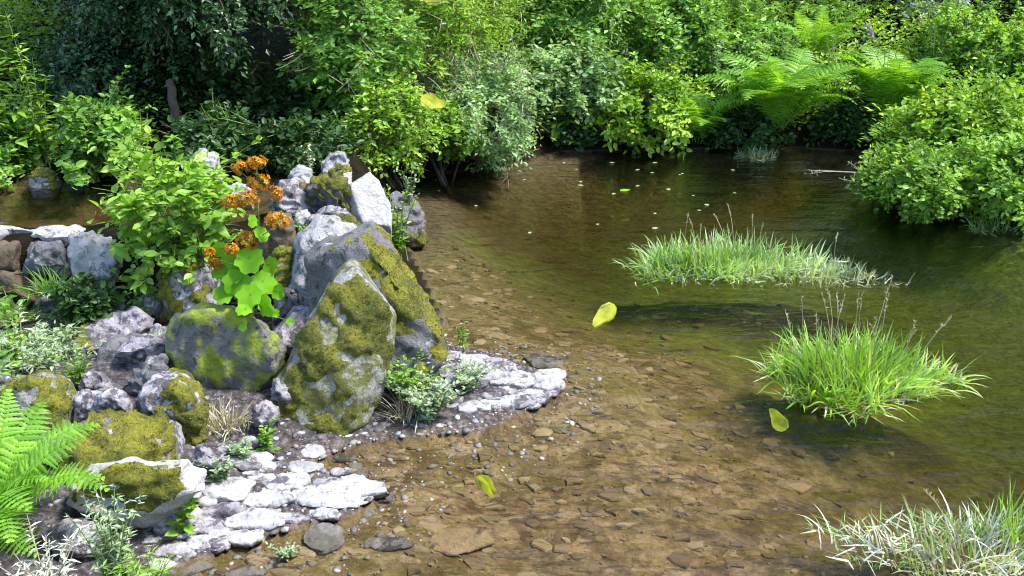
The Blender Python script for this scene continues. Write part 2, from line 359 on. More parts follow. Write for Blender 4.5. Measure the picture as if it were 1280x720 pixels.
def water_mat(name, dens, col, rip):
    m, nt, out = new_mat(name)
    g = nt.nodes.new("ShaderNodeNewGeometry")
    mp = N(nt, "ShaderNodeMapping"); mp.inputs["Scale"].default_value = (1, 2.6, 1); nt.links.new(g.outputs["Position"], mp.inputs["Vector"])
    a = noise_tex(nt, mp.outputs[0], 2.6, 3, .5, .5); b = noise_tex(nt, mp.outputs[0], 11, 4, .65, .4)
    h = math_n(nt, "ADD", a, math_n(nt, "MULTIPLY", b, .16))
    nm = bump(nt, h, rip, .05)
    fr = N(nt, "ShaderNodeFresnel", IOR=1.33); nt.links.new(nm, fr.inputs["Normal"])
    tr = N(nt, "ShaderNodeBsdfTransparent"); tr.inputs[0].default_value = (.95,.96,.93,1)
    gl = N(nt, "ShaderNodeBsdfGlossy", Roughness=.03); gl.inputs[0].default_value = (1,1,1,1); nt.links.new(nm, gl.inputs["Normal"])
    mx = nt.nodes.new("ShaderNodeMixShader"); nt.links.new(fr.outputs[0], mx.inputs[0]); nt.links.new(tr.outputs[0], mx.inputs[1]); nt.links.new(gl.outputs[0], mx.inputs[2])
    nt.links.new(mx.outputs[0], out.inputs["Surface"])
    va = N(nt, "ShaderNodeVolumeAbsorption", Density=dens); va.inputs[0].default_value = (*col, 1)
    nt.links.new(va.outputs[0], out.inputs["Volume"])
    return m
def box_mesh(name, x0, x1, y0, y1, z0, z1):
    V = [(x, y, z) for z in (z0, z1) for y in (y0, y1) for x in (x0, x1)]
    return mesh_np(name, V, [np.array([[0,2,3,1],[4,5,7,6],[0,1,5,4],[2,6,7,3],[0,4,6,2],[1,3,7,5]])])
w = link("water", box_mesh("water", -1.6, 6.4, .7, 9.7, -1.2, 0.0), water_mat("pond_water", 2.0, (.68,.60,.38), .55)); w["kind"] = "structure"
w = link("water", box_mesh("water", -9, -1.25, 5.34, 6.9, .12, POOLZ), water_mat("upper_pool_water", 2.2, (.6,.42,.22), .14)); w["kind"] = "structure"

# ------------------------------------------------------------------ stones
def hull_mesh(pts, vox):
    bm = bmesh.new()
    for p in pts: bm.verts.new(p)
    r = bmesh.ops.convex_hull(bm, input=bm.verts)
    for v in [v for v in bm.verts if not v.link_faces]: bm.verts.remove(v)
    bmesh.ops.recalc_face_normals(bm, faces=bm.faces)
    me = bpy.data.meshes.new("hull"); bm.to_mesh(me); bm.free()
    o = bpy.data.objects.new("hull", me); C.objects.link(o)
    md = o.modifiers.new("r", "REMESH"); md.mode = "VOXEL"; md.voxel_size = vox
    dg = bpy.context.evaluated_depsgraph_get()
    me2 = bpy.data.meshes.new_from_object(o.evaluated_get(dg))
    bpy.data.objects.remove(o); bpy.data.meshes.remove(me)
    nv = len(me2.vertices); V = np.empty(nv*3, np.float32); me2.vertices.foreach_get("co", V); V = V.reshape(-1, 3).astype(float)
    E = np.empty(len(me2.edges)*2, np.int32); me2.edges.foreach_get("vertices", E); E = E.reshape(-1, 2)
    return me2, V, E
def laplace(V, E, it):
    cnt = np.zeros(len(V)); np.add.at(cnt, E[:, 0], 1); np.add.at(cnt, E[:, 1], 1)
    for _ in range(it):
        A = np.zeros_like(V); np.add.at(A, E[:, 0], V[E[:, 1]]); np.add.at(A, E[:, 1], V[E[:, 0]])
        V = .4*V+.6*A/np.maximum(cnt, 1)[:, None]
    return V
def normals(me, V):
    me.vertices.foreach_set("co", V.astype(np.float32).ravel()); me.update()
    n = np.empty(len(V)*3, np.float32); me.vertex_normals.foreach_get("vector", n); return n.reshape(-1, 3).astype(float)

def finish_rock(name, label, cat, pts, vox, amp, mat, moss=None, group=None, rnd=2, tufts=True, facets=9, cut=1.0, planes=()):
    g = rng(); seed = int(g.integers(1000)); pts = np.asarray(pts, float)
    me, V, E = hull_mesh(pts, vox)
    size = np.ptp(V, axis=0).max(); cc = V.mean(0)
    for k in range(int(facets*.75)):
        pn = unit(g.normal(size=3)*np.array([1, .9, .8])+np.array([0, -.35, .15])); q = (V-cc)@pn
        off = q.max()*(1-g.uniform(.06, .25)*cut); V = V-np.maximum(0, q-off)[:, None]*pn
    for pn, fr in planes:
        pn = unit(np.array(pn, float)); q = (V-cc)@pn; off = q.max()*fr; V = V-np.maximum(0, q-off)[:, None]*pn
    V = laplace(V, E, rnd); n = normals(me, V)
    f = 2.2/size
    # broad planes, ledges and chips
    d = fbm(V*f, seed, 4)*.9
    ax = unit(g.normal(size=3)*np.array([.5,.5,1])); s = V@ax*7/size+fbm(V*f*1.5, seed+3, 2)*.7
    d = d+(np.clip(np.abs((s % 1)-.5)*5-1, 0, 1)-.5)*.6
    q = fbm(V*f*2.6, seed+41, 2)*4; d = d+(np.floor(q)+sm(.75, 1, q-np.floor(q)))*.16
    d = d-np.maximum(0, .16-np.abs(vnoise(V*f*1.7, seed+7)))*2.2
    d = d+fbm(V*f*6, seed+11, 4)*.36
    V = V+n*(d*amp)[:, None]
    o0 = np.array([V[:, 0].mean(), V[:, 1].mean(), V[:, 2].min()])
    V0 = V-o0; n = normals(me, V0)
    me.name = name; me.materials.clear(); me.materials.append(mat)
    me.polygons.foreach_set("use_smooth", np.full(len(me.polygons), True)); me.update()
    o = link(name, me, loc=o0); tag(o, label, cat, group)
    if moss:
        dirv = unit(np.array(moss.get('dir', (0,0,1)), float))
        h = (V0[:, 2]-V0[:, 2].min())/np.ptp(V0[:, 2])
        mask = n@dirv-moss.get('thr', .5)-.12+fbm(V0*moss.get('freq', 7), seed+21, 3)*moss.get('nz', .45)*1.25+fbm(V0*26, seed+24, 3)*.28
        lo, hi = moss.get('z', (0, 1)); mask = mask-3*np.maximum(0, lo-h)-3*np.maximum(0, h-hi)
        xl, xh = moss.get('x', (0, 1)); u = (V0[:, 0]-V0[:, 0].min())/np.ptp(V0[:, 0]); mask = mask-3*np.maximum(0, xl-u)-3*np.maximum(0, u-xh)
        m = np.clip(mask*2.2, -1, 1)
        lump = np.clip(.45+.45*fbm(V0*15, seed+31, 2)+.4*fbm(V0*42, seed+33, 2), 0, 1.4)
        MV = V0+n*((m*moss.get('th', .018)*(.25+1.1*lump))[:, None])
        pc = [np.array(p.vertices) for p in me.polygons]
        keep = np.array([p for p in pc if len(p) == 4 and m[p].max() > 0])
        if len(keep):
            idx = np.unique(keep); rem = -np.ones(len(V0), int); rem[idx] = np.arange(len(idx))
            mb = MB(); mb.add(MV[idx], [rem[keep]])
            if tufts:
                allq = np.array([p for p in pc if len(p) == 4]); mq = m[allq].mean(1); good = allq[mq > -.25+.6*g.random(len(allq))]
                if len(good):
                    k = int(min(6000, len(good)*moss.get('dens', 2.0))); pick = good[g.integers(len(good), size=k)]; wts = g.dirichlet(np.ones(4), size=k)
                    P = (np.where(m[:, None] > 0, MV, V0)[pick]*wts[..., None]).sum(1); nn = n[pick].mean(1)
                    D = unit(nn+g.normal(size=(k, 3))*.7)
                    leaves(mb, P-nn*.004, D, g.normal(size=(k, 3)), g.uniform(.005, .014, k)*moss.get('ts', 1), T_SIMPLE, .8)
            mm = mb.mesh("moss", smooth=True)
            mi = np.array([1 if len(p.vertices) == 3 else 0 for p in mm.polygons], np.int32)
            mm.materials.append(M[moss.get('mat', 'moss')]); mm.materials.append(M['mossleaf' if moss.get('mat', 'moss') == 'moss' else 'mossgreen'])
            mm.polygons.foreach_set("material_index", mi)
            link("moss", mm, None, o)
    return o

def rock(name, label, cat, poly, Yb, t, lean, mat, moss=None, extra=(), vox=.02, amp=.02, front=.42, fs=.72, rnd=1, group=None, facets=9, cut=1.0, planes=()):
    """poly: outline as seen; Yb distance of its foot; lean: how far its top lies back; t: thickness"""
    py = np.array([p[1] for p in poly], float); y1, y0 = py.max(), py.min()
    pts = []
    rim = [at_y(p[0], p[1], Yb+t*.35+lean*(y1-p[1])/(y1-y0)) for p in poly]
    c = np.mean(rim, axis=0)
    vd = unit(c-np.array([0, 0, CZ]))
    rim = [c+(r-c)*1.09 for r in rim]
    for r, p in zip(rim, poly):
        pts.append(r)
        q = c+(r-c)*fs; q = q-vd*t*front*.8; pts.append(q)
        b = c+(r-c)*.8; b = b+vd*t*.65; pts.append(b)
        if p[1] > y1-.12*(y1-y0): pts.append(r+np.array([0, .05, -.08]))
    for e in extra: pts.append(at_y(e[0], e[1], Yb+t*.35+lean*(y1-e[1])/(y1-y0)+e[2]))
    return finish_rock(name, label, cat, pts, vox*.8, amp, M[mat], moss, group, rnd, True, facets, cut, planes)

def slab(name, label, cat, box, mat, th=.05, zg=None, moss=None, group=None, amp=.010, vox=.011, rise=.6):
    """a flattish stone lying where its photo box meets the ground"""
    g = rng(); x0, y0, x1, y1 = box; xm = (x0+x1)/2
    z = 0.05 if zg is None else zg
    for _ in range(3 if zg is None else 0):
        a = at_z(xm, y1-(y1-y0)*.3, z); z = gz(a[0], a[1])
    top = z+th*rise
    A = at_z(xm, y1, z); B = at_z(xm, y0, top); L = at_z(x0, (y0+y1)/2, top); R = at_z(x1, (y0+y1)/2, top)
    cx = (L[0]+R[0])/2; cy = (A[1]+B[1])/2; rx = abs(R[0]-L[0])/2*1.36; ry = max(abs(B[1]-A[1])/2, .02)*1.36
    pts = []; n = 8; ang = np.sort(g.uniform(0, 2*math.pi, n)); ang = np.linspace(0, 2*math.pi, n, endpoint=False)+g.uniform(-.25, .25, n)
    tilt = g.uniform(-.12, .12, 2)
    for a in ang:
        r = g.uniform(.72, 1.18); x, y = rx*r*math.cos(a), ry*r*math.sin(a)
        zz = x*tilt[0]*.5+y*tilt[1]*.5
        pts.append((cx+x, cy+y, z+th*.15)); pts.append((cx+x*.8, cy+y*.8, top+zz)); pts.append((cx+x*.8, cy+y*.8, z-th*.5))
    return finish_rock(name, label, cat, pts, vox, amp, M[mat], moss, group, 1, True, 13, .9, [((g.uniform(-.15, .15), g.uniform(-.2, .1), 1), .6)])

YM = dict(mat='moss', thr=.35)
# --- the heap of boulders
rock("boulder", "tall moss-faced boulder with pale foot, at the water's edge in front of the heap", "boulder",
     [(346,545),(348,480),(372,432),(398,385),(424,345),(440,334),(470,352),(491,378),(489,440),(478,490),(462,522),(412,552)], 3.62, .52, .38, 'mrock',
     moss=dict(dir=(-.1,-1,.25), thr=.56, nz=.95, z=(.20,.93), mat='mossg', th=.020, dens=2.2), extra=[(430,352,.0),(405,470,-.12),(470,470,-.1),(380,520,-.08)], amp=.011, fs=.88, front=.3, facets=3, planes=[((-.2,-1,.25), .72), ((.75,-.6,.1), .8)])
rock("boulder", "wedge-shaped slab behind the tall mossy boulder, dark speckled face and yellow moss slope", "boulder",
     [(392,470),(388,330),(405,312),(466,288),(484,300),(512,345),(540,385),(556,415),(552,455),(530,480),(480,492)], 4.02, .55, .25, 'drock',
     moss=dict(dir=(.75,-.1,.65), thr=.52, nz=.8, z=(.15,1), x=(.35,1), th=.014), extra=[(470,300,-.2),(480,400,-.15)], amp=.018, fs=.85, planes=[((-.45,-.9,.1), .66), ((.72,-.1,.6), .8)])
rock("boulder", "rounded grey boulder with a smooth curved shoulder, behind the dark wedge slab", "boulder",
     [(364,400),(362,320),(372,290),(392,274),(420,270),(452,284),(458,300),(455,400)], 4.45, .45, .2, 'grock', amp=.016, rnd=5, moss=dict(dir=(0,.3,1), thr=.75, nz=.5, x=(.45,1), mat='mossg'))
rock("boulder", "pale smooth flat-faced boulder high on the heap, above the dark waterside rock", "boulder",
     [(438,280),(434,240),(440,224),(460,214),(474,228),(488,256),(486,290),(462,296)], 5.3, .42, .22, 'prock', amp=.006, rnd=1, fs=.8, facets=4, extra=[(462,290,-.1)], planes=[((.25,-.8,.5), .55), ((-.6,-.7,.1), .7), ((.1,-.9,-.4), .7)])
rock("rock", "dark wet rock standing in the pond at the right foot of the heap", "rock",
     [(489,305),(487,250),(500,244),(518,250),(524,275),(531,300),(512,308)], 6.2, .4, .1, 'drock', amp=.03, moss=dict(dir=(.3,-.6,.6), thr=.75, mat='mossg'))
rock("stone", "squared pale block topping the heap of boulders", "stone", [(404,222),(402,203),(412,193),(430,189),(437,208),(432,222)], 5.75, .28, .05, 'grock', amp=.012, vox=.014)
rock("stone", "small moss-patched stone just under the squared top block", "stone", [(412,232),(412,216),(424,208),(438,214),(440,232)], 5.6, .2, .05, 'prock', vox=.014, amp=.01, moss=dict(dir=(0,-.3,1), thr=.5))
rock("stone", "round white stone left of the squared top block", "stone", [(364,232),(362,216),(374,207),(388,211),(392,232)], 5.7, .2, .04, 'wrock', vox=.014, amp=.01)
rock("rock", "rough dark rock with a mossy hollow, between the white stone and pale boulder", "rock", [(388,268),(386,235),(400,224),(425,226),(438,240),(438,270)], 5.4, .3, .1, 'drock', amp=.028, vox=.016, moss=dict(dir=(0,-.5,1), thr=.45, mat='mossg'))
rock("rock", "lilac-grey jagged rock right behind the orange flower heads", "rock", [(340,270),(343,238),(354,226),(374,224),(392,238),(394,272)], 5.45, .3, .08, 'lrock', amp=.017, vox=.014)
rock("rock", "pale broken rock on the heap below the rough dark rock", "rock", [(388,300),(384,272),(402,258),(432,262),(444,285),(440,302)], 5.05, .3, .08, 'lrock', amp=.017, vox=.014)
rock("rock", "brown shaded rock behind the orange-flowered plant", "rock", [(322,330),(325,290),(340,268),(362,268),(372,300),(370,335)], 4.95, .35, .08, 'brock', amp=.018)
rock("stone", "small stone capped with yellow moss, left of the grey curved boulder", "stone", [(340,362),(341,328),(350,313),(364,312),(368,360)], 4.6, .22, .05, 'mrock', vox=.014, amp=.012, moss=dict(dir=(0,-.3,1), thr=.2, z=(.35,1)))
rock("rock", "whitish rock peeping out of the top of the big-leaved plant", "rock", [(240,225),(243,196),(255,186),(270,192),(277,222)], 5.9, .25, .05, 'wrock', vox=.016, amp=.016)
rock("stone", "whitish stone tucked between the big-leaved plant and the orange flowers", "stone", [(278,250),(282,233),(296,228),(312,234),(314,250)], 5.5, .2, .05, 'wrock', vox=.016, amp=.014)
rock("boulder", "lilac boulder with a thick yellow moss cap, under the big-leaved plant", "boulder", [(203,400),(202,345),(214,325),(240,319),(264,330),(276,360),(275,400)], 4.7, .4, .15, 'lrock',
     moss=dict(dir=(-.05,-.75,.6), thr=.45, z=(.1,.95), x=(.1,.8), th=.03, nz=.5), amp=.018)
rock("boulder", "broad boulder with a green-stained flat face, below the orange-flowered plant", "boulder", [(222,470),(214,420),(222,394),(252,379),(290,386),(330,408),(356,436),(346,478),(318,500),(270,496)], 3.88, .36, .1, 'algae',
     amp=.018, extra=[(250,392,.1)], fs=.84, facets=8, planes=[((-.1,-1,.05), .68)])
rock("slab", "pale tilted slab between the green-stained boulder and the tall mossy boulder", "slab", [(336,436),(338,412),(366,388),(390,384),(394,400),(376,440)], 4.15, .25, .15, 'lrock', vox=.016, amp=.012)
rock("stone", "dark stone wedged left of the wedge slab's foot", "stone", [(338,400),(342,372),(356,356),(374,360),(384,392),(372,402)], 4.4, .25, .05, 'drock', vox=.016, amp=.016)
rock("slab", "long grey sloping slab with a yellow moss corner, above the dark boulder", "slab", [(84,440),(96,414),(132,396),(176,379),(190,390),(190,412),(150,434),(110,446)], 4.45, .4, .2, 'lrock', amp=.014, moss=dict(dir=(-.5,-.4,.8), thr=.55, x=(0,.35)))
rock("boulder", "dark pitted boulder with a pale top edge, left of the green-stained boulder", "boulder", [(98,478),(104,452),(130,430),(172,420),(212,428),(216,452),(204,480),(170,494)], 4.0, .4, .25, 'drock', amp=.024, extra=[(180,432,-.05)])
rock("stone", "pale wedge of stone lying on top of the dark pitted boulder", "stone", [(140,442),(168,424),(190,418),(210,426),(208,438),(170,446)], 4.05, .22, .1, 'lrock', vox=.014, amp=.012)
rock("rock", "purplish rock filling the gap right of the dark pitted boulder", "rock", [(160,500),(166,468),(184,450),(206,444),(214,470),(210,505)], 3.85, .25, .08, 'drock', vox=.016, amp=.02)
rock("boulder", "upright lilac boulder with yellow moss tuft and brown front", "boulder", [(172,520),(170,494),(190,472),(222,466),(246,480),(254,505),(256,545),(240,562),(216,555)], 3.42, .36, .15, 'lrock',
     amp=.02, moss=dict(dir=(.3,-.6,.7), thr=.3, z=(.5,.85), x=(.55,1), th=.022))
rock("boulder", "moss-covered mound of rock at the edge above the bright fern", "boulder", [(4,545),(3,492),(24,474),(60,466),(88,474),(96,500),(92,548)], 3.48, .45, .15, 'mrock',
     amp=.016, moss=dict(dir=(0,-.35,.9), thr=.5, z=(.45,1), th=.024, nz=.5), rnd=2)
rock("stone", "pinkish stone right of the moss-covered mound", "stone", [(88,525),(90,496),(106,484),(126,490),(130,522)], 3.55, .22, .05, 'lrock', vox=.014, amp=.014)
rock("stone", "small lilac stone with a dark ring, between the pinkish stone and upright boulder", "stone", [(118,518),(122,492),(140,484),(160,490),(166,512),(150,522)], 3.5, .2, .05, 'lrock', vox=.014, amp=.014)
rock("boulder", "broad low boulder thickly covered in yellow moss, middle of the shore", "boulder", [(60,600),(62,560),(80,534),(120,518),(180,516),(216,524),(226,548),(222,590),(150,612)], 3.08, .5, .3, 'lrock',
     amp=.018, moss=dict(dir=(-.35,-.35,.85), thr=.45, nz=.75, z=(.25,1), th=.022, freq=6), rnd=2)
rock("boulder", "grey block with white top edge and moss fringe, before the broad mossy boulder", "boulder", [(84,640),(86,598),(100,584),(170,574),(232,574),(254,590),(256,612),(220,630),(170,646),(120,650)], 2.9, .26, .06, 'prock',
     amp=.014, moss=dict(dir=(-.1,-.75,.6), thr=.5, z=(.6,.98), x=(0,.75), th=.014), fs=.85, planes=[((-.1,-1,.1), .75), ((0,-.1,1), .93)])
rock("slab", "flat lilac slab lying right of the bright fern", "slab", [(54,682),(56,664),(84,652),(124,652),(132,668),(118,686),(80,690)], 2.72, .25, .15, 'lrock', vox=.013, amp=.010)
rock("stone", "round mossy stone on the far shore of the upper pool", "stone", [(36,240),(37,220),(48,211),(64,214),(75,226),(76,241),(56,246)], 6.35, .25, .05, 'grock', vox=.016, amp=.010, rnd=5, moss=dict(dir=(-.2,-.2,1), thr=.45, mat='moss'))
rock("stone", "low dim grey stone right of the round mossy stone by the upper pool", "stone", [(80,238),(84,224),(100,220),(112,228),(110,240)], 6.4, .2, .04, 'drock', vox=.016, amp=.012)
fill = [("small grey stone at the right foot of the green-stained boulder", (336,470,362,500), 3.8, 'grock'), ("pale stone in the gap left of the tall mossy boulder's foot", (318,500,346,528), 3.65, 'lrock'),
 ("lilac stone below the upright lilac boulder, on the shore gravel", (176,548,214,580), 3.28, 'lrock'), ("grey stone between the yellow mossy boulder and the pebbly shore", (236,556,272,586), 3.25, 'grock'),
 ("speckled stone behind the pinkish stone near the left edge", (100,462,140,492), 3.85, 'lrock'), ("dark stone under the left end of the sloping slab", (72,424,106,452), 4.35, 'drock'),
 ("grey stone above the sloping slab by the weir's foot", (120,372,158,400), 4.75, 'grock'), ("flat pale stone between the sloping slab and the moss-capped lilac boulder", (186,404,216,430), 4.4, 'lrock'),
 ("small pale stone on the heap between the jagged lilac rock and grey curved boulder", (366,262,390,284), 5.2, 'wrock'), ("brown stone below the round white stone on the heap", (372,228,392,246), 5.55, 'brock'),
 ("grey stone at the picture's left edge under the weedy patch", (-14,468,20,500), 3.8, 'grock'), ("dark stone left of the broad mossy boulder, above the fern", (30,540,68,572), 3.25, 'drock')]
for lb, (a, b, c, d), yb, mt in fill:
    w_ = c-a; rock("stone", lb, "stone", [(a,d-2),(a+w_*.05,b+(d-b)*.4),(a+w_*.3,b),(a+w_*.72,b+2),(c,b+(d-b)*.45),(c-w_*.06,d)], yb, w_/FPX*yb*.9, .05, mt, vox=.014, amp=.014)
# --- the dry stone weir
rock("stone", "big white end stone of the weir, beside the big-leaved plant", "stone", [(92,352),(86,315),(90,298),(112,291),(142,296),(152,316),(146,348),(120,358)], 5.02, .35, .06, 'wrock', amp=.02)
rock("slab", "pale capping slab of the weir cut off by the picture's edge", "slab", [(-170,308),(-170,286),(0,280),(30,284),(38,300),(10,308)], 5.1, .36, .12, 'wrock', vox=.016, amp=.014)
rock("slab", "pale capping slab in the middle of the weir", "slab", [(34,304),(36,288),(66,283),(104,286),(106,298),(70,306)], 5.12, .34, .12, 'wrock', vox=.016, amp=.014)
dw = [("dark stone under the edge capping slab of the weir", (-170,302,34,338)), ("dark stone under the middle capping slab of the weir", (36,304,88,336)), ("shaded lower stone of the weir behind hanging grass", (-120,336,62,372)),
      ("shaded lower stone of the weir below the white end stone", (84,352,140,392)), ("bottom stone of the weir at the picture's edge", (-170,366,36,404)), ("bottom stone in the middle of the weir above the sunlit weeds", (40,370,92,408))]
for k, (lb, (a, b, c, d)) in enumerate(dw):
    rock("stone", lb, "stone", [(a,d),(a+2,b+6),(a+10,b),(c-8,b+2),(c,b+8),(c,d)], 5.04-.05*(k//2), .3, .05, 'drock' if k % 2 else 'brock', vox=.018, amp=.022)
rock("stone", "grey-topped stone in the weir's foot below the big-leaved plant", "stone", [(168,396),(172,372),(188,362),(206,372),(208,398)], 4.8, .25, .05, 'grock', vox=.016, amp=.014)

# --- flat stones on the shore and the spit
flat = [
 ((286,566,322,590), 'lrock', .05, "small pale stone among cress below the tall mossy boulder"),
 ((298,542,318,556), 'wrock', .05, "white lump of stone touching the tall mossy boulder's left foot"),
 ((336,586,388,616), 'wrock', .05, "white stone pointing at the pond, above the largest flat stone"),
 ((308,606,364,634), 'wrock', .05, "white flat stone left of the largest flat stone"),
 ((362,600,470,634), 'wrock', .05, "largest white flat stone reaching out into the pond"),
 ((410,598,480,624), 'wrock', .06, "white flat stone lying over the far end of the largest one"),
 ((466,612,494,630), 'lrock', .035, "small stone at the pond-side tip of the white stones"),
 ((410,630,460,652), 'wrock', .05, "white sharp-edged plate below the largest flat stone"),
 ((386,632,420,648), 'wrock', .04, "narrow white stone left of the sharp-edged plate"),
 ((372,654,432,692), 'wrock', .07, "square white stone standing alone in shallow water"),
 ((244,596,312,626), 'wrock', .06, "wide white stone right of the grey block with flat top"),
 ((276,634,344,662), 'wrock', .06, "white stone between weeds and shallow water, with a dark notch"),
 ((252,622,304,644), 'lrock', .05, "lilac stone overlapped by two white ones, mid-shore"),
 ((168,622,252,660), 'wrock', .08, "long white slab leaning against the grey block"),
 ((228,646,286,668), 'lrock', .05, "low lilac stone by the wet channel"),
 ((190,694,254,724), 'wrock', .07, "pale curved stone at the bottom edge below the weeds"),
 ((278,704,332,726), 'wrock', .07, "white rounded stone at the bottom edge in the wet channel"),
 ((358,574,400,592), 'wrock', .04, "thin white stone in the shallows below the tall boulder"),
 ((464,529,508,556), 'wrock', .07, "bright white block of stone right of the tall boulder's foot"),
 ((452,668,512,688), 'lrock', .03, "thin lilac stone barely out of the water, right of the square one"),
 ((545,434,574,452), 'grock', .08, "grey stone on the spit nearest the wedge slab"),
 ((574,439,608,456), 'wrock', .08, "white stone on the spit beside the grey one"),
 ((606,444,642,470), 'lrock', .11, "round lilac stone, tallest on the spit"),
 ((622,461,656,474), 'wrock', .05, "thin white plate leaning on the round lilac spit stone"),
 ((664,471,701,490), 'wrock', .08, "white stone at the very tip of the spit"),
 ((638,492,668,512), 'grock', .07, "grey stone on the spit's near edge with a dark gap"),
 ((652,484,690,504), 'lrock', .05, "low lilac stone behind the spit's tip stone"),
 ((556,466,580,480), 'wrock', .04, "white stone half hidden in the spit's leafy plants"),
 ((484,466,512,486), 'grock', .08, "grey stone against the wedge slab's foot behind the leafy plants"),
 ((610,478,640,494), 'lrock', .04, "flat lilac stone in the middle of the spit"),
 ((196,660,240,676), 'lrock', .05, "flat lilac stone at the left end of the wet channel"),
 ((130,636,176,658), 'lrock', .05, "lilac stone under the wispy weeds"),
]
for box, mt, th, lb in flat:
    slab("flat_stone", lb, "stone", box, mt, th*.8, zg=None, amp=.005, vox=.008)
sub = [((508,652,606,694), 'bedrock', "sunken flaky brown rock just under the surface, right of the square white stone"), ((458,694,524,718), 'bedrock', "sunken pale rock near the bottom edge of the pond"),
       ((520,628,578,648), 'bedrock', "sunken small brown rock above the flaky one")]
for box, mt, lb in sub: slab("sunken_rock", lb, "rock", box, mt, .045, zg=-.07, amp=.012)

gs = np.random.default_rng(77)
for k in range(190):
    if k < 150: px, py = gs.uniform(185, 480), gs.uniform(556, 712)
    else: px, py = gs.uniform(545, 690), gs.uniform(446, 512)
    a = at_z(px, py, .05); sd_ = sdist(pond, a[:1], a[1:2])[0]
    if sd_ < -.10 or sd_ > .5: continue
    wpx = gs.uniform(14, 30)+24*gs.random()**3; mt = 'wrock' if gs.random() < .6 else 'lrock'
    slab("shore_stone", "small loose pale stone lying among the shore gravel", "stone", (px-wpx/2, py-wpx*.2, px+wpx/2, py+wpx*.25), mt, gs.uniform(.02, .04), vox=.008, group="small loose stones on the shore", amp=.004)

# gravel on the shore, spit and shallows
def gravel():
    g = rng(); mb = MB(); n = 9000
    xy = np.c_[g.uniform(-2.4, .45, n), g.uniform(2.3, 4.9, n)]
    s = sdist(pond, xy[:, 0], xy[:, 1]); keep = (s > -.30) & (s < .7) & (g.random(n) < np.exp(-np.abs(s-.05)*2.2)); xy = xy[keep]; n = len(xy)
    z = height(xy[:, 0], xy[:, 1])
    V, F = [], []
    ico = bmesh.new(); bmesh.ops.create_icosphere(ico, subdivisions=1, radius=1); ico.verts.ensure_lookup_table()
    T = np.array([v.co[:] for v in ico.verts]); Fi = np.array([[v.index for v in f.verts] for f in ico.faces]); ico.free()
    r = .004+.014*g.random(n)**3; ang = g.uniform(0, 6.28, n)
    S = np.c_[r*g.uniform(.8, 1.6, n), r*g.uniform(.7, 1.2, n), r*g.uniform(.35, .7, n)]
    t = T[None]*S[:, None]*(1+.25*g.uniform(-1, 1, (n, len(T), 1)))
    c, sn = np.cos(ang)[:, None], np.sin(ang)[:, None]
    P = np.stack([t[..., 0]*c-t[..., 1]*sn+xy[:, :1], t[..., 0]*sn+t[..., 1]*c+xy[:, 1:], t[..., 2]+z[:, None]], -1)
    mb.add(P.reshape(-1, 3), [(Fi[None]+(np.arange(n)*len(T))[:, None, None]).reshape(-1, 3)])
    m, nt, out = new_mat("pebble_mix"); gg = nt.nodes.new("ShaderNodeNewGeometry")
    col = ramp(nt, gg.outputs["Random Per Island"], [(0, (.07,.06,.065)), (.5, (.17,.155,.16)), (.85, (.32,.30,.31)), (1, (.5,.48,.5))])
    p = N(nt, "ShaderNodeBsdfPrincipled", Roughness=.7); nt.links.new(col, p.inputs["Base Color"]); nt.links.new(p.outputs[0], out.inputs["Surface"])
    o = link("gravel", mb.mesh("gravel", smooth=True), m); o["kind"] = "stuff"
gravel()
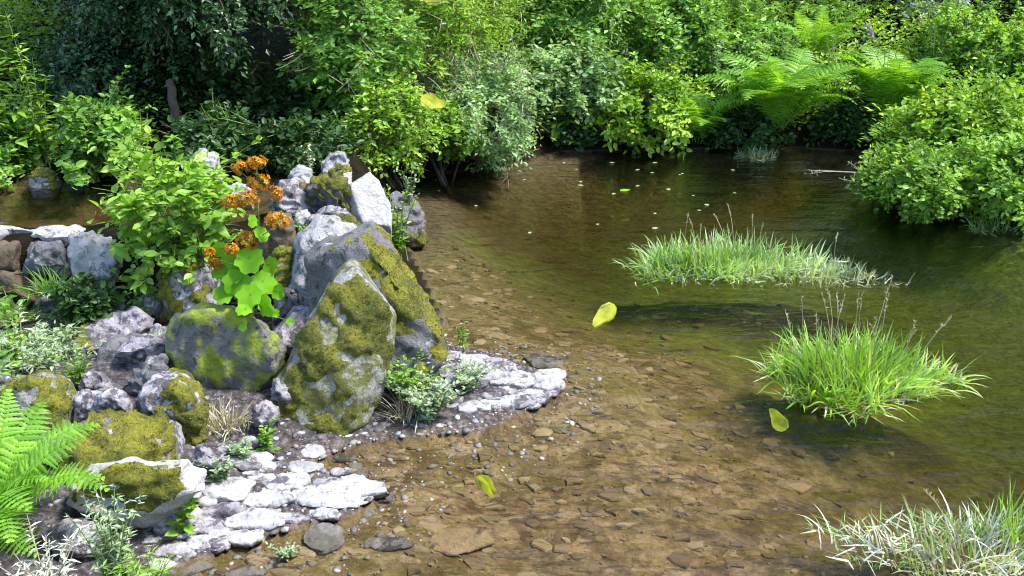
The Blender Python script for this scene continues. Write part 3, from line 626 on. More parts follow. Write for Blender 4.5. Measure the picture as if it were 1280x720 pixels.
def rubble():
    g = rng(); n = 5000; xy = np.c_[g.uniform(-1.6, 3.2, n), 2.2+g.random(n)*4.2]
    s = sdist(pond, xy[:, 0], xy[:, 1]); k = (s < -.02); xy = xy[k]; n = len(xy)
    r = .006+.055*g.random(n)**3.5; z = height(xy[:, 0], xy[:, 1]); k = z > -.14-.22*g.random(n); xy, r, z = xy[k], r[k], z[k]; n = len(xy)
    m = 8; a = (np.arange(m)*2*math.pi/m)[None]+g.uniform(-.3, .3, (n, m)); rr = r[:, None]*g.uniform(.55, 1.2, (n, m)); ax = g.uniform(.4, .9, n)[:, None]; ro = g.normal(0, .45, n)[:, None]
    X = np.cos(a)*rr; Y_ = np.sin(a)*rr*ax; x = X*np.cos(ro)-Y_*np.sin(ro); y = X*np.sin(ro)+Y_*np.cos(ro)
    tl = g.normal(0, .07, (n, 2)); zt = r[:, None]*.09+.004+x*tl[:, :1]+y*tl[:, 1:]
    top = np.stack([x*.86+xy[:, :1], y*.86+xy[:, 1:], z[:, None]+zt], -1); mid = np.stack([x+xy[:, :1], y+xy[:, 1:], z[:, None]+zt*.55-.002], -1); bot = np.stack([x+xy[:, :1], y+xy[:, 1:], z[:, None]-.03+0*zt], -1)
    c = np.stack([xy[:, 0], xy[:, 1], z+r*.10+.006], -1)[:, None]
    V = np.concatenate([top, mid, bot, c], 1); i = np.arange(m); j = (i+1) % m
    q = np.concatenate([np.stack([i+m, j+m, j, i], -1), np.stack([i+2*m, j+2*m, j+m, i+m], -1)]); t = np.stack([i, j, np.full(m, 3*m)], -1); off = (np.arange(n)*(3*m+1))[:, None, None]
    mb = MB(); mb.add(V.reshape(-1, 3), [(q[None]+off).reshape(-1, 4), (t[None]+off).reshape(-1, 3)])
    m_, nt, out = new_mat("sunken_stone_mix"); gg = nt.nodes.new("ShaderNodeNewGeometry"); mp2 = N(nt, "ShaderNodeMapping"); mp2.inputs["Scale"].default_value = (.62, 1.7, .3); nt.links.new(gg.outputs["Position"], mp2.inputs["Vector"]); f = noise_tex(nt, mp2.outputs[0], 9, 8, .74, 1.3); f2 = noise_tex(nt, gg.outputs["Position"], 2.0, 4, .6)
    col = ramp(nt, math_n(nt, "ADD", math_n(nt, "MULTIPLY", gg.outputs["Random Per Island"], .55), math_n(nt, "MULTIPLY", f, .55)), [(.25, (.11,.07,.035)), (.5, (.19,.13,.068)), (.7, (.28,.20,.11)), (.95, (.36,.27,.16))])
    col = mixc(nt, ramp(nt, f2, [(.48, (0,0,0)), (.65, (.4,.4,.4))]), col, (.17,.15,.035)); col = mixc(nt, ramp(nt, f, [(.38, (.85,.85,.85)), (.50, (0,0,0))]), col, (.055,.037,.017))
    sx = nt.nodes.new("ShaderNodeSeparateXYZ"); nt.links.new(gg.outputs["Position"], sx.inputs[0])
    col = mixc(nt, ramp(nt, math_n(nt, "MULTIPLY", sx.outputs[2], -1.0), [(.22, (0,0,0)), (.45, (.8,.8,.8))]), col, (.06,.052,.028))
    p = N(nt, "ShaderNodeBsdfPrincipled", Roughness=.8); nt.links.new(col, p.inputs["Base Color"]); nt.links.new(bump(nt, f, .8, .03), p.inputs["Normal"]); nt.links.new(p.outputs[0], out.inputs["Surface"])
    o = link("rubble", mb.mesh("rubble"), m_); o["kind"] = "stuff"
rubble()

# ------------------------------------------------------------------ plants
def bush(name, label, cat, box, Yc, ry, leaf, n_cl, per, mat, tmpl=T_SIMPLE, width=1.0, spray=.2, droop=.15, flat=.55, root=None, group=None, stemr=.012, stem_mat='bark', low=-.9, lump=.5, nstem=9, dead=0):
    """a bush whose crown fills a photo box at distance Yc"""
    g = rng(); x0, y0, x1, y1 = box
    a = at_y(x0, (y0+y1)/2, Yc); b = at_y(x1, (y0+y1)/2, Yc); t = at_y((x0+x1)/2, y0, Yc); u = at_y((x0+x1)/2, y1, Yc)
    c = np.array([(a[0]+b[0])/2, Yc, (t[2]+u[2])/2]); R = np.array([(b[0]-a[0])/2, ry, (t[2]-u[2])/2])
    R = np.maximum(R-.55*spray*np.array([1, .3, 1]), .5*R)
    rx, rry = (c[0], c[1]) if root is None else root
    rz = min(gz(rx, rry), u[2]+.05); base = np.array([rx, rry, rz-.03])
    d = unit(g.normal(size=(n_cl*3, 3))); d = d[(d[:, 2] > low) & (g.random(len(d)) < np.where(d[:, 1] > .35, .45, 1))][:n_cl]
    k = len(d)
    rad = .97-.42*g.random(k)**2.2+lump*fbm(d*2.2, SEED[0], 2)
    P0 = c+d*R*rad[:, None]
    P0[:, 2] = np.maximum(P0[:, 2], height(P0[:, 0], P0[:, 1], False)+.03)
    P0[:, 2] = np.maximum(P0[:, 2], .03)
    ax = unit(d*np.array([1, 1, .6])+np.array([0, 0, .25])+g.normal(size=(k, 3))*.45)
    # leaves along twigs of each spray
    n = k*per; ci = np.repeat(np.arange(k), per)
    tw = g.integers(3, size=n); twd = unit(ax[:, None]+g.normal(size=(k, 3, 3))*.55)[ci, tw]
    tt = g.random(n); L = spray*g.uniform(.6, 1.2, k)[ci]
    side = unit(np.cross(twd, np.array([0, 0, 1.])+g.normal(size=(n, 3))*.2))*np.where(g.random(n) < .5, 1, -1)[:, None]
    P = P0[ci]+twd*(tt*L)[:, None]-np.array([0, 0, 1])*(droop*tt**2*L)[:, None]+g.normal(size=(n, 3))*leaf*.25
    D = unit(twd*.55+side*.8+np.array([0, 0, -droop])+g.normal(size=(n, 3))*.3)
    Nn = unit(np.array([0, 0, 1.])*flat+d[ci]*.45+g.normal(size=(n, 3))*.42)
    S = leaf*g.uniform(.6, 1.25, n)*g.uniform(.7, 1.35, k)[ci]
    P[:, 2] = np.maximum(P[:, 2], .02)
    mb = MB(); leaves(mb, P, D, Nn, S, tmpl, width)
    o = thing(name, label, cat, base, group)
    sb = MB()
    for q in g.integers(k, size=int(6+k/22)):      # long shoots that leave the outline
        if d[q, 2] < -.2: continue
        e = P0[q]+(d[q]*np.array([1, .8, .5])+np.array([0, 0, .35])+g.normal(size=3)*.35)*spray*g.uniform(.8, 1.7); mid = (P0[q]+e)/2+np.array([0, 0, .3*spray])
        sp_ = bez(P0[q], mid, e, 8); tube(sb, sp_, np.linspace(.0035, .0012, 8), 3); m = 16; u = g.integers(1, 8, m); aa = g.uniform(0, 6.28, m)
        leaves(mb, sp_[u], np.c_[np.cos(aa), np.sin(aa), g.normal(size=m)*.4]+unit(e-P0[q])*.6, np.tile([0, 0, 1.], (m, 1))+g.normal(size=(m, 3))*.4, leaf*g.uniform(.5, 1, m), tmpl, width)
    for q in g.integers(k, size=nstem):
        e = P0[q]; mid = base*.45+e*.55+np.array([0, 0, .25*R[2]])+g.normal(size=3)*.05
        tube(sb, bez(base+g.normal(size=3)*np.array([.06, .05, 0]), mid, e), np.linspace(stemr, stemr*.3, 7))
    for q in range(0, k, max(1, k//120)):   # twigs
        tube(sb, [P0[q]-ax[q]*spray*.5, P0[q]+ax[q]*spray*.4, P0[q]+ax[q]*spray*.9-np.array([0, 0, droop*spray*.5])], [stemr*.28, stemr*.2, stemr*.1], 3)
    if dead:
        tb = MB()
        for q in g.integers(k, size=dead):
            if d[q, 1] > .3: continue
            a_ = P0[q]-ax[q]*.1; e = P0[q]+unit(d[q]+g.normal(size=3)*.7)*g.uniform(.15, .45); mid = (a_+e)/2+g.normal(size=3)*.05
            tube(tb, bez(a_, mid, e, 7), np.linspace(.005, .0015, 7), 3)
            for _ in range(3):
                b_ = a_+(e-a_)*g.uniform(.3, .9); tube(tb, [b_, b_+unit(e-a_+g.normal(size=3)*.5)*g.uniform(.06, .18)], [.0028, .001], 3)
        link("dead_twig", tb.mesh("dead_twig", base), M['twig'], o)
    link("trunk" if stem_mat == 'bark' else "stem", sb.mesh("trunk", base, True), M[stem_mat], o)
    link("crown" if stem_mat == 'bark' else "foliage", mb.mesh("crown", base), M[mat], o)
    return o

# fern fronds
def frond_mesh(L, up, end, npin, wid, seed, teeth=9):
    g = np.random.default_rng(seed); mb = MB(); rb = MB()
    t = np.linspace(0, 1, 24); ang = up+(end-up)*t**1.3
    dx = np.cos(ang); dz = np.sin(ang); pts = np.c_[np.cumsum(dx), 0.05*np.sin(t*3+seed), np.cumsum(dz)]*L/24
    pts[:, 1] *= L
    tube(mb, pts, np.linspace(.006, .0015, 24)*min(1, L/.7), 4)
    tp = np.linspace(.12, .985, npin); sp = L/npin*.86
    prof = np.interp(tp, [.14, .3, .5, .8, 1], [.45, .9, 1, .6, .08])*wid
    for s in (-1, 1):
        for q, w in zip(tp, prof):
            p = np.array([np.interp(q, t, pts[:, j]) for j in range(3)])
            tg = unit(np.array([np.interp(q, t, dx), 0, np.interp(q, t, dz)])); nn = np.array([-tg[2], 0, tg[0]])
            out = unit(np.array([0, s, 0])+tg*.35+nn*(.12+g.uniform(-.1, .1))+g.normal(size=3)*.05)
            m = max(3, int(teeth*w/wid)); u = np.repeat(np.linspace(0, 1, m+1), 2)[1:]; u = np.r_[u, 1.0][:2*m]
            P = p+out*(u*w)[:, None]-np.array([0, 0, 1])*(.22*w*u**2)[:, None]
            hw = sp*.60*np.minimum(1, (1-u)**.55+.02)*np.where(np.arange(2*m) % 2 == 0, .58, 1.0); hw[0] = sp*.3
            tgv = tg*1.0
            A = P+tgv*hw[:, None]-nn*hw[:, None]*.2; B = P-tgv*hw[:, None]-nn*hw[:, None]*.2; k2 = 2*m
            ii = np.arange(k2-1)
            mb.add(np.concatenate([P, A, B]), [np.concatenate([np.stack([ii, ii+1, k2+ii+1, k2+ii], -1), np.stack([ii+1, ii, 2*k2+ii, 2*k2+ii+1], -1)])])
    return mb.mesh("frond")
FR = [frond_mesh(1, math.radians(80), math.radians(-6), 22, .22, 8), frond_mesh(1, math.radians(70), math.radians(-18), 22, .22, 9)]+[frond_mesh(1, math.radians(78), math.radians(-20), 26, .22, s) for s in (1, 2)]+[frond_mesh(1, math.radians(60), math.radians(-38), 26, .22, s) for s in (3, 4)]+[frond_mesh(1, math.radians(86), math.radians(25), 28, .2, 5)]
FRMAT = {}
def fern(label, px, py, Yb, L, n, mat='fern', group="green ferns round the pond", zbase=None, az=None, kinds=(0, 0, 1, 2), name="fern"):
    g = rng(); p = at_y(px, py, Yb); z = gz(p[0], p[1]) if zbase is None else zbase
    o = thing(name, label, "fern", (p[0], p[1], z), group)
    for k in range(n):
        v = int(g.choice(kinds)); key = (v, mat)
        if key not in FRMAT:
            me = FR[v].copy(); me.materials.append(M[mat]); FRMAT[key] = me
        f = bpy.data.objects.new("frond", FRMAT[key]); C.objects.link(f); f.parent = o
        a = (k+.5)/n*2*math.pi+g.uniform(-.25, .25) if az is None else math.radians(g.uniform(*az))
        f.rotation_euler = (g.uniform(-.25, .25), g.uniform(-.25, .15), a); s = L*g.uniform(.75, 1.1); f.scale = (s*.92, s, s*1.1)
        f.location = (.04*math.cos(a), .04*math.sin(a), 0)
    return o

def grass_clump(label, cx, cy, rx, ry, n, h, mat, z=0.0, splay=.9, wid=.005, group="grass clumps growing in the pond", dead=None, deadn=0, seeds=0, name="grass_clump", hs=1.0):
    g = rng(); o = thing(name, label, "grass clump", (cx, cy, z-.03), group)
    ph = g.uniform(0, 6.28, 2)
    def blades(n, h, splay, wid, rmax=1.0, curl=.8):
        mb = MB(); a = g.uniform(0, 6.283, n); r = np.sqrt(g.random(n))*rmax*(1+.22*np.sin(3*a+ph[0])+.14*np.sin(7*a+ph[1])); r = r*np.where(g.random(n) < .06, 1.25, 1)
        P = np.c_[np.cos(a)*r*rx, np.sin(a)*r*ry, np.zeros(n)]
        a2 = a+g.normal(size=n)*1.15; tilt = splay*(.3+.7*r)*g.uniform(.25, 1.5, n); L = h*g.uniform(.45, 1.15, n)*(1-.25*r)
        out = np.c_[np.cos(a2), np.sin(a2), 0*a2]; side = np.c_[-np.sin(a2), np.cos(a2), 0*a2]; side = unit(side+g.normal(size=(n, 3))*.5)
        K = 6; t = np.linspace(0, 1, K); ang = tilt[:, None]*(.55+curl*t[None]**1.5*1.3*g.uniform(.3, 1.3, n)[:, None])
        ang = np.minimum(ang, 2.1)
        dr = np.sin(ang)*L[:, None]/(K-1); dz = np.cos(ang)*L[:, None]/(K-1); dr[:, 0] = 0; dz[:, 0] = 0
        cr, cz = np.cumsum(dr, 1), np.cumsum(dz, 1)
        pts = P[:, None]+out[:, None]*cr[..., None]+np.array([0, 0, 1])*np.maximum(cz, .03)[..., None]*1.0
        pts[:, 0, 2] = 0
        w = wid*g.uniform(.6, 1.2, n)[:, None]*np.array([.8, 1, .95, .75, .45, .06])[None]
        A = pts-side[:, None]*w[..., None]; B = pts+side[:, None]*w[..., None]
        V = np.stack([A, B], 2).reshape(n, -1, 3); q = np.array([[2*i, 2*i+1, 2*i+3, 2*i+2] for i in range(K-1)])
        mb.add(V.reshape(-1, 3), [(q[None]+(np.arange(n)*2*K)[:, None, None]).reshape(-1, 4)]); return mb
    link("blades", blades(n, h, splay, wid).mesh("blades"), M[mat], o)
    if deadn: link("dry_blades", blades(deadn, h*.75, 1.55, wid*.8, 1.05, .35).mesh("dry_blades"), M[dead], o)
    for k in range(seeds):
        mb = MB(); a = g.uniform(0, 6.283); r = math.sqrt(g.random()); H = h*g.uniform(1.0, 1.55)*hs
        b = np.array([math.cos(a)*r*rx*.8, math.sin(a)*r*ry*.8, 0]); e = b+np.array([math.cos(a)*r*.22*h*1.6+g.normal()*.04, math.sin(a)*.1, H])
        pts = bez(b, (b+e)/2+np.array([0, 0, .15*H]), e+np.array([g.normal()*.03, 0, -.02]), 9); tube(mb, pts, np.linspace(.0022, .0012, 9), 3)
        m = 20; u = g.uniform(.72, 1, m); P = np.array([[np.interp(q, np.linspace(0, 1, 9), pts[:, j]) for j in range(3)] for q in u])
        leaves(mb, P, unit(g.normal(size=(m, 3))*.4+np.array([0, 0, 1])), g.normal(size=(m, 3)), g.uniform(.012, .022, m), T_LANCE, 1.2)
        link("seed_stalk", mb.mesh("seed_stalk"), M['straw'], o)
    return o

def weed(name, label, cat, px, py, Yb, h, nst, leaf, nleaf, mat, spread=.3, tmpl=T_OVATE, width=1.0, group=None, flowers=0, z=None, flower_mat='white', up=.4, stem='stem'):
    """several leafy stems from one root; (px,py,Yb) marks the root"""
    g = rng(); p = at_y(px, py, Yb); zz = (gz(p[0], p[1]) if z is None else z); base = np.array([p[0], p[1], zz])
    o = thing(name, label, cat, base, group); lb, sb, fb = MB(), MB(), MB()
    for k in range(nst):
        a = g.uniform(0, 6.283); H = h*g.uniform(.6, 1.1); e = np.array([math.cos(a)*spread*H*g.uniform(.2, 1.1), math.sin(a)*spread*H*g.uniform(.2, 1), H])
        pts = bez(np.array([g.normal()*.02, g.normal()*.02, 0]), np.array([e[0]*.3, e[1]*.3, H*.6]), e, 9); tube(sb, pts, np.linspace(.0045, .0015, 9)*min(1.3, h/.4), 4)
        u = np.sort(g.uniform(.12, 1, nleaf)); P = np.array([[np.interp(q, np.linspace(0, 1, 9), pts[:, j]) for j in range(3)] for q in u])
        aa = np.arange(nleaf)*2.4+g.uniform(0, 6); D = np.c_[np.cos(aa), np.sin(aa), up+g.normal(size=nleaf)*.3]
        Nn = np.c_[-np.cos(aa)*.5, -np.sin(aa)*.5, np.ones(nleaf)]+g.normal(size=(nleaf, 3))*.25
        leaves(lb, P, D, Nn, leaf*(1.15-.7*u)*g.uniform(.7, 1.2, nleaf), tmpl, width)
        if flowers:
            q = e+g.normal(size=(flowers, 3))*.018; leaves(fb, q, g.normal(size=(flowers, 3)), np.tile([0, 0, 1.], (flowers, 1))+g.normal(size=(flowers, 3))*.4, g.uniform(.008, .016, flowers), T_ROUND)
    link("stem", sb.mesh("stem", smooth=True), M[stem], o); link("foliage", lb.mesh("foliage"), M[mat], o)
    if flowers: link("flower", fb.mesh("flower"), M[flower_mat], o)
    return o

# --- far bank, from the hollow rightwards
TG = "shrubs and bushes on the far bank"
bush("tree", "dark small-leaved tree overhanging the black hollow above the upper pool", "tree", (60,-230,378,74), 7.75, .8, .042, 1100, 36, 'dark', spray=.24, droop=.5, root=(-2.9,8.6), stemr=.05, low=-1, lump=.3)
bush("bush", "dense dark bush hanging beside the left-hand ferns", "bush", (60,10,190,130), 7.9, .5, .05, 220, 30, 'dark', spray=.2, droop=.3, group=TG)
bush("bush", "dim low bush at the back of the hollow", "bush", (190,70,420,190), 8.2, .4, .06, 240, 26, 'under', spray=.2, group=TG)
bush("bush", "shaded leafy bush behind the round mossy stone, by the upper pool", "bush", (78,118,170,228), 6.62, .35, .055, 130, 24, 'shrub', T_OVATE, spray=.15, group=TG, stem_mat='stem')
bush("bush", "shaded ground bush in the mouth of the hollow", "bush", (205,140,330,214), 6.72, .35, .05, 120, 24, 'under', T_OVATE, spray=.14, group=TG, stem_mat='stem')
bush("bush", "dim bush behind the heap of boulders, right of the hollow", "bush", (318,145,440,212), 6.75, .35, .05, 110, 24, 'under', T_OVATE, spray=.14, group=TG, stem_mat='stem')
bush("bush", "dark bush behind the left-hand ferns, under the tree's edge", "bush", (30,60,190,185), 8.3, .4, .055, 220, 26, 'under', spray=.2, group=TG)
bush("shrub", "tall bright shrub rising to the top edge right of the hollow", "shrub", (372,-60,520,150), 7.9, .5, .05, 340, 30, 'shrub', spray=.2, droop=.2, group=TG, dead=40)
bush("shrub", "fresh green shrub below the tall bright one, behind the boulders", "shrub", (425,95,545,215), 7.5, .4, .045, 200, 28, 'yellowg', spray=.16, group=TG)
bush("shrub", "yellowish spreading shrub with long trailing twigs at the top edge", "shrub", (455,-50,640,90), 8.9, .6, .05, 330, 30, 'yellowg', T_LANCE, 1.4, spray=.26, droop=.25, group=TG, dead=70)
bush("shrub", "grey-green small-leaved shrub hanging over the water left of the open bank", "shrub", (538,60,676,202), 8.35, .55, .042, 420, 34, 'grey', spray=.2, droop=.35, group=TG, low=-1, dead=90)
bush("shrub", "yellow-green low branches in front of the grey-green shrub", "shrub", (505,126,608,196), 7.95, .35, .05, 150, 26, 'bright', T_OVATE, spray=.16, group=TG)
bush("shrub", "pale glossy shrub right of the grey-green one", "shrub", (650,50,780,150), 9.3, .5, .055, 240, 28, 'grey', T_OVATE, spray=.18, group=TG)
bush("shrub", "tall mid green shrub at the top edge above the pale glossy shrub", "shrub", (630,-60,800,80), 10.2, .7, .06, 340, 30, 'shrub', spray=.24, group=TG)
bush("shrub", "round leafy shrub touching the water left of the small fern", "shrub", (742,85,868,188), 9.15, .4, .06, 220, 28, 'yellowg', T_OVATE, spray=.16, group=TG)
bush("shrub", "leafy shrub at the top edge above the round waterside shrub", "shrub", (760,-30,900,90), 10.6, .6, .06, 280, 30, 'shrub', T_OVATE, spray=.2, group=TG)
bush("shrub", "tangled shrub behind the first of the two big ferns", "shrub", (860,20,985,130), 10.4, .5, .06, 240, 28, 'shrub', T_OVATE, spray=.2, group=TG)
bush("shrub", "bright nettle patch at the top edge behind the upright fern", "shrub", (880,-20,1080,55), 12.2, .6, .07, 240, 28, 'bright', T_LANCE, 1.6, spray=.2, group=TG)
bush("shrub", "olive shrub in the upper corner right of the big ferns", "shrub", (1150,0,1250,120), 10.3, .5, .055, 220, 28, 'bright', T_OVATE, spray=.2, group=TG)
bush("shrub", "grey-green shrub filling the picture's right edge above the waterside bush", "shrub", (1215,20,1320,140), 10.0, .5, .055, 200, 28, 'bright', T_OVATE, spray=.2, group=TG)
bush("shrub", "brownish flowering shrub at the top edge right of the big ferns", "shrub", (1120,-20,1210,48), 12.0, .5, .055, 130, 26, 'pale', spray=.18, group=TG)
bush("bush", "leafy bush spilling over the water at the right edge", "bush", (1086,186,1205,264), 7.25, .45, .04, 380, 32, 'bright', T_OVATE, spray=.16, group="bushes spilling over the right shore")
bush("bush", "broader leafy bush cut off by the right edge, beside the smaller one", "bush", (1182,178,1360,284), 7.0, .55, .04, 560, 34, 'bright', T_OVATE, spray=.17, group="bushes spilling over the right shore")
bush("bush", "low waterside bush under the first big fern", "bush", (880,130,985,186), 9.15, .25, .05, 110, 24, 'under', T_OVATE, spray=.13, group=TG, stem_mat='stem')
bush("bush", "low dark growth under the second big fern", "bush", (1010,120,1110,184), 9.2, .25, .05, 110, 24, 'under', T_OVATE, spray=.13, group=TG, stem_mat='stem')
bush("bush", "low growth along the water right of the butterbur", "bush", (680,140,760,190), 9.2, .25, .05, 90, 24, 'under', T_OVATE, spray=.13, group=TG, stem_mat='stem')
bush("bush", "leafy bush on the right shore directly above the waterside bushes", "bush", (1140,110,1330,190), 8.0, .4, .05, 260, 28, 'yellowg', T_OVATE, spray=.16, group=TG)
# butterbur-like plant with big drooping leaves
weed("butterbur", "big drooping pointed leaves over the dark waterline right of the grey-green shrub", "plant", 700, 185, 9.0, .5, 7, .26, 6, 'bright', .7, T_OVATE, .8, up=-.1)
# ferns
fern("big arching fern on the far bank, left of the two largest", 972, 150, 9.0, .92, 36, kinds=(0, 0, 1), zbase=.17)
fern("big arching fern on the far bank, right of the two largest", 1112, 150, 9.05, .92, 36, kinds=(0, 0, 1), zbase=.2)
fern("upright pale fern behind and between the two largest ferns", 1020, 60, 11.0, .75, 14, kinds=(6, 2))
fern("smaller waterside fern left of the two largest ferns", 872, 180, 9.1, .7, 16)
for lb, px, h, ns, nl, lf, mt in [("tall plant with many narrow drooping leaves, rising along the picture's left edge", 8, 1.15, 9, 34, .15, 'bright'), ("feathery tall plant leaning right in front of the overhanging tree", 58, 1.0, 6, 34, .12, 'yellowg'),
    ("lower plant with broad drooping leaves at the left edge, left of the round mossy stone", 24, .55, 14, 14, .17, 'bright')]:
    weed("tall_plant", lb, "plant", px, 200, 6.72, h, ns, lf, nl, mt, .22 if h > .6 else .5, T_LANCE, 1.3 if h > .6 else 2.2, group="tall plants by the upper pool", up=.15)
fern("bright green fern in the near left corner", -14, 690, 2.8, .56, 32, 'fern', zbase=.10, group=None, kinds=(0, 2, 6, 6, 1))
fern("small fern half hidden in the shrubs by the round leafy shrub", 800, 120, 9.9, .6, 12, 'fernd')
bush("bush", "low leafy bush at the left edge beside the upper pool", "bush", (-60,150,70,236), 6.8, .3, .055, 120, 24, 'shrub', T_OVATE, spray=.14, group=TG, stem_mat='stem')

# undergrowth of the slope, one mass
def undergrowth():
    g = rng(); mb = MB(); n = 8500
    x = g.uniform(-8, 12, n); y = 8.3+g.random(n)**1.7*15
    s = sdist(pond, x, y); k = (s > .12) & ((x > -.6) | (y > 11.5) | (x < -4.5)); x, y = x[k], y[k]; n = len(x)
    z = height(x, y); per = 26; ci = np.repeat(np.arange(n), per); m = n*per
    H = (.18+.3*g.random(n))*(1+.35*fbm(np.c_[x, y, 0*x]*.9, 3, 2)); a = g.uniform(0, 6.283, m); r = .16*np.sqrt(g.random(m))*(1+1.5*np.clip((y[ci]-12)/8, 0, 1))
    u = g.random(m)**.7
    P = np.c_[x[ci]+np.cos(a)*r, y[ci]+np.sin(a)*r, z[ci]+u*H[ci]]
    D = np.c_[np.cos(a), np.sin(a), .3+g.normal(size=m)*.4]; Nn = np.c_[np.cos(a)*.3, np.sin(a)*.3-.15, np.ones(m)]+g.normal(size=(m, 3))*.35
    far_ = np.clip((y[ci]-12)/8, 0, 1); leaves(mb, P, D, Nn, g.uniform(.04, .085, m)*(1+2.2*far_), T_SIMPLE, 1.0)
    o = link("undergrowth", mb.mesh("undergrowth"), M['yellowg']); o["kind"] = "stuff"
undergrowth()
def ground_cover():
    g = rng(); mb = MB(); n = 9000
    x = g.uniform(-8, 9, n); y = g.uniform(-1.5, 9.0, n); s = sdist(pond, x, y); s2 = sdist(pool, x, y)
    edge = (-640/FPX)*(y*math.cos(PITCH)+(CZ-.1)*math.sin(PITCH))      # the left margin of what was photographed
    k = ((x > 2.5) & (s > .1) & (y < 9)) | ((x < edge-.05) & (s > .3) & (y < 5.1)) | ((x < -2.7) & (y > 6.85)) | ((y < 1.0) & (s > .15))
    k &= (s2 > .12); x, y = x[k], y[k]; n = len(x); z = height(x, y); per = 24; ci = np.repeat(np.arange(n), per); m = n*per
    a = g.uniform(0, 6.283, m); r = .15*np.sqrt(g.random(m)); H = .10+.16*g.random(n)
    P = np.c_[x[ci]+np.cos(a)*r, y[ci]+np.sin(a)*r, z[ci]+.01+g.random(m)**.7*H[ci]]
    leaves(mb, P, np.c_[np.cos(a), np.sin(a), .3+g.normal(size=m)*.4], np.c_[np.cos(a)*.3, np.sin(a)*.3, np.ones(m)]+g.normal(size=(m, 3))*.35, g.uniform(.035, .07, m), T_SIMPLE, 1.0)
    o = link("ground_cover", mb.mesh("ground_cover"), M['shrub']); o["kind"] = "stuff"
ground_cover()
# taller weeds standing out of the slope
for lb, px, py, Yb, h, mt, fl in [
    ("tall leafy weed with white flower heads at the top edge, first from the picture's right", 1215, 70, 11.5, .6, 'shrub', 14),
    ("tall leafy weed with white flower heads above the second big fern", 1160, 95, 10.4, .6, 'bright', 12),
    ("leafy weed standing behind the tangled shrub", 930, 60, 11.6, .7, 'bright', 0),
    ("white-flowered weed at the top edge left of the upright fern", 955, 40, 12.4, .6, 'grey', 16),
    ("slim weed with white heads between the tangled shrub and the round shrub", 890, 105, 10.0, .6, 'grey', 10)]:
    weed("weed", lb, "weed", px, py, Yb, h, 9, .09, 12, mt, .35, T_OVATE, .9, group="taller weeds on the far slope", flowers=fl)

gw = np.random.default_rng(5)
for k, px in enumerate(np.linspace(470, 1280, 22)):
    weed("tall_weed", "leafy green weed growing between the shrubs of the far bank", "weed", px+gw.normal()*14, 150, gw.uniform(8.9, 10.2), gw.uniform(.5, .95), 8, gw.uniform(.06, .1), 16, ['yellowg', 'bright', 'shrub', 'grey'][int(gw.integers(4))], .35, T_LANCE if gw.random() < .5 else T_OVATE, 1.1, group="leafy weeds between the shrubs of the far bank")
# --- plants on the heap, dam and shore
bush("leafy_plant", "big-leaved bright plant crowding the end of the weir", "plant", (140,184,302,358), 5.05, .34, .060, 175, 9, 'bright', T_OVATE, 1.05, spray=.17, flat=1.0, droop=.1, stem_mat='stem', stemr=.008, lump=.35, low=-.8)
weed("weed", "feathery upright weed rising out of the big-leaved plant", "weed", 185, 250, 5.45, .62, 9, .085, 22, 'yellowg', .25, T_OVATE, .8, group="weeds on the boulder heap")
weed("weed", "leafy weed growing down the weir below the big-leaved plant", "weed", 175, 372, 4.82, .25, 9, .06, 10, 'shrub', .6, T_OVATE, 1, group="weeds on the boulder heap")
weed("weed", "tall thin seeding weed behind the white round stone on the heap", "weed", 388, 215, 5.9, .42, 4, .035, 18, 'pale', .12, T_LANCE, 1.2, group="weeds on the boulder heap", flowers=6)
weed("weed", "leafy weed behind the pale smooth boulder, by the water", "weed", 496, 250, 5.95, .48, 12, .05, 20, 'yellowg', .3, T_OVATE, .9, group="weeds on the boulder heap")
weed("weed", "pale small-leaved weed on top of the dark waterside rock", "weed", 512, 262, 6.2, .26, 10, .035, 14, 'pale', .45, T_OVATE, 1, group="weeds on the boulder heap", z=.33)
weed("weed", "small feathery weed in the gap behind the grey curved boulder", "weed", 378, 290, 4.95, .22, 9, .035, 14, 'yellowg', .35, T_OVATE, .9, group="weeds on the boulder heap", z=.42)
weed("weed", "thin seedling between the big-leaved plant and the moss-capped stone", "weed", 300, 318, 4.9, .3, 6, .05, 10, 'yellowg', .4, T_OVATE, .9, group="weeds on the boulder heap")
weed("weed", "small leafy sprig at the foot of the green-stained boulder", "weed", 332, 524, 3.6, .14, 7, .045, 9, 'bright', .5, T_OVATE, 1.1, group="weeds on the shore")
weed("weed", "leafy sprig against the yellow mossy boulder's right end", "weed", 216, 572, 3.0, .17, 6, .055, 9, 'bright', .45, T_OVATE, 1, group="weeds on the shore")
weed("weed", "pale tall weed in front of the grey flat-topped block", "weed", 140, 690, 2.65, .38, 24, .05, 24, 'pale', .32, T_LANCE, 1.4, group="weeds on the shore")
weed("weed", "green grassy weed at the bottom edge right of the pale tall one", "weed", 180, 712, 2.6, .22, 20, .06, 12, 'grass', .6, T_LANCE, 1.2, group="weeds on the shore")
weed("weed", "silvery sprawling weed at the bottom edge beside the bright fern", "weed", 60, 735, 2.5, .30, 24, .06, 18, 'frost', .8, T_LANCE, .9, group="weeds on the shore", stem='twig')
weed("weed", "sunlit pale weed above the moss-covered mound", "weed", 60, 455, 4.0, .22, 14, .055, 12, 'pale', .7, T_LANCE, 1.5, group="weeds on the shore")
weed("weed", "fresh green weed left of the dark pitted boulder", "weed", 95, 460, 3.95, .2, 12, .05, 11, 'bright', .6, T_LANCE, 1.5, group="weeds on the shore")
weed("weed", "sunlit weed at the left edge over the moss-covered mound", "weed", 10, 455, 4.1, .22, 10, .05, 11, 'yellowg', .7, T_OVATE, 1, group="weeds on the shore")
